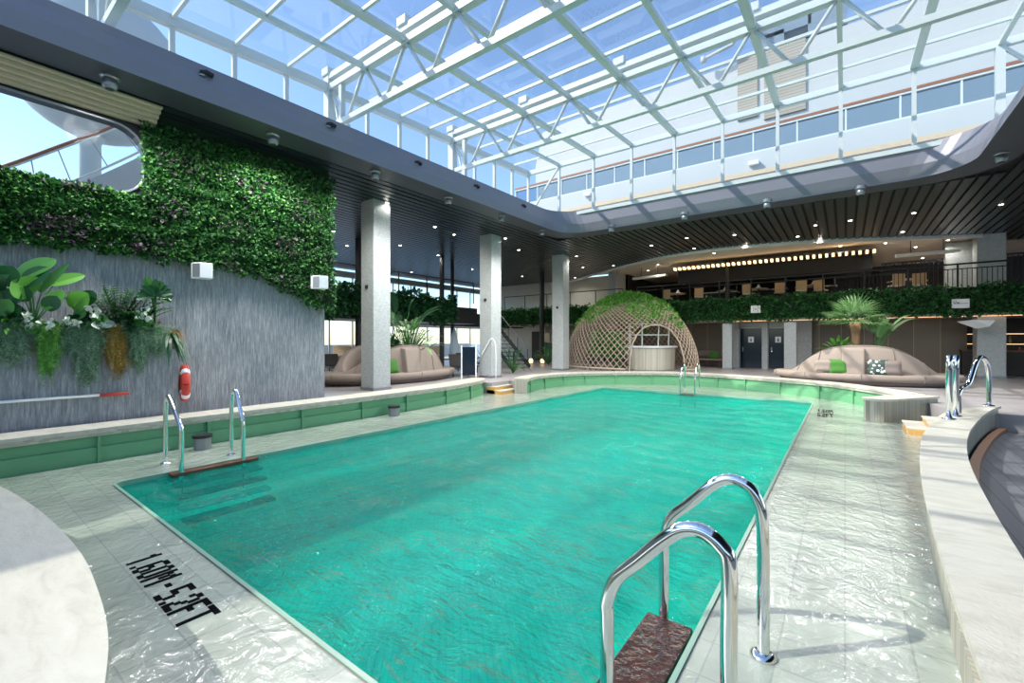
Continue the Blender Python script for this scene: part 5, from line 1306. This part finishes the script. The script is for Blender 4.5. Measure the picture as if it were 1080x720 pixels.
# bench right of the dome
p = PY(743, 385, 26.2); be = thing('bench', 'wooden bench with green cushion between the dome and the dark doors', 'bench', (p.x, p.y, DK))
mb = MB(); mb.box((0, 0, .42), (1.9, .5, .08)); mb.obj('seat', 'taupe', be, bevel=.02)
mb = MB(); mb.box((0, .25, .75), (1.9, .06, .3)); mb.obj('backrest', 'taupe_dark', be, bevel=.02)
for s_ in (-1, 1):
    mb = MB(); mb.box((s_*.85, 0, .2), (.06, .45, .4)); mb.obj('leg', 'teak', be)
cushion('green_fabric', (p.x+.5, p.y+.05, DK+.66), 0, 'dark green cushion on the bench behind the dome', (.5, .16, .4))

# ============================================================ left background: display, stair, loungers
p = PZ(494.5, 399, DK); ds = thing('display_stand', 'dark upright display board in a white frame behind the left coping', 'display', (p.x, p.y, DK), YAW)
mb = MB(); mb.box((0, 0, .68), (.50, .06, 1.1)); mb.obj('screen', 'navy', ds)
for s_ in (-1, 1):
    mb = MB(); mb.box((s_*.28, 0, .65+(.06 if s_ > 0 else 0)), (.05, .08, 1.3)); mb.obj('frame_post', 'white_plastic', ds)
stt = thing('staircase', 'dark open staircase behind the second column', 'staircase', tuple(PZ(548, 388, DK)), PI-.3)
for k in range(11):
    mb = MB(); mb.box((.28*k, 0, .21*(k+1)), (.3, 1.2, .04)); mb.obj('tread', 'dark_metal', stt)
for s_ in (-.62, .62):
    mb = MB(); mb.bar((-.1, s_, 0.05), (3.0, s_, 2.3), .05, .22); mb.obj('stringer', 'black', stt)
    mb = MB(); mb.bar((0, s_, .95), (3.0, s_, 3.2), .04, .04); mb.obj('handrail', 'grey_metal', stt)
    for k in range(4):
        mb = MB(); mb.span((.1+.9*k, s_-.015, .15+.68*k), (.13+.9*k, s_+.015, 1.02+.68*k)); mb.obj('baluster', 'dark_metal', stt)
def lounger():
    t_ = thing('sun_lounger', 'x', 'sun lounger', (0, 0, DK), group='dark sun loungers on the left deck')
    mb = MB(); mb.box((0, -.3, .33), (.62, 1.3, .05)); mb.obj('bed', 'dark_metal', t_, bevel=.01)
    mb = MB(); mb.bar((0, .33, .35), (0, .85, .85), .62, .05); mb.obj('backrest', 'black', t_)
    for sx in (-1, 1):
        mb = MB(); mb.bar((sx*.32, -.95, .3), (sx*.32, .6, .3), .04, .05); mb.obj('side_rail', 'black', t_)
        for y_ in (-.8, .45):
            mb = MB(); mb.box((sx*.3, y_, .15), (.04, .04, .3)); mb.obj('leg', 'black', t_)
    return t_
lo = lounger(); ll = ['dark sun lounger nearest the left sofa end', 'middle dark sun lounger beyond the left sofa', 'dark sun lounger left of the display board', 'dark sun lounger seen left of the left sofa', 'dark sun lounger at the window left of the left sofa']
for i, (u, d) in enumerate(((483, 19), (492, 21), (500, 23), (352, 19.5))):
    p = PD(u, 380, d); o = lo if i == 0 else dup(lo); o.location = (p.x, p.y, DK); o.rotation_euler = (0, 0, .9+.1*i); o['label'] = ll[i]
# pale cabinet and figure-like stand by the window
for i, (u, d, w_, h_, m_, nm_, lab) in enumerate(((440, 24.5, 2.6, .55, 'tan', 'daybed', 'tan daybed by the window behind the left sofa'), (358, 22, 1.0, .6, 'tan', 'daybed', 'tan daybed by the window at the end of the grey wall'))):
    p = PD(u, 380, d); t_ = thing(nm_, lab, 'daybed', (p.x, p.y, DK), YAW)
    mb = MB(); mb.box((0, 0, h_/2), (w_, 1.0, h_)); mb.obj('base', m_, t_, bevel=.03)
    mb = MB(); mb.box((0, 0, h_+.08), (w_*.95, .9, .16)); mb.obj('mattress', 'beige', t_, bevel=.04)
    mb = MB(); mb.box((0, .45, h_+.35), (w_*.95, .12, .5)); mb.obj('backrest', m_, t_, bevel=.03)
p = PD(479, 380, 24); t_ = thing('parasol', 'closed pale blue parasol on the left deck between the thin posts and the display', 'parasol', (p.x, p.y, DK))
mb = MB(); mb.lathe([(.02, 0), (.02, 2.2)], 8); mb.obj('pole', 'white_metal', t_)
mb = MB(); mb.lathe([(.22, .5), (.28, .9), (.2, 1.5), (.06, 2.1)], 10); plain('pale_blue', (.42, .52, .60), .8); mb.obj('canopy', 'pale_blue', t_, smooth=True)
for (u, v, lab) in ((560, 382, 'glowing lamp low by the far door, left one'), (572, 382, 'glowing lamp low by the far door, right one')):
    p = PD(u, 380, 27.5); t_ = thing('floor_lantern', lab, 'lamp', (p.x, p.y, DK)); mb = MB(); mb.lathe([(.07, .05), (.13, .14), (.13, .25), (.07, .34)], 16); mb.obj('shade', 'lamp_warm', t_, smooth=True)
    mb = MB(); mb.lathe([(.14, 0), (.14, .06)], 16); mb.obj('base', 'tan', t_)
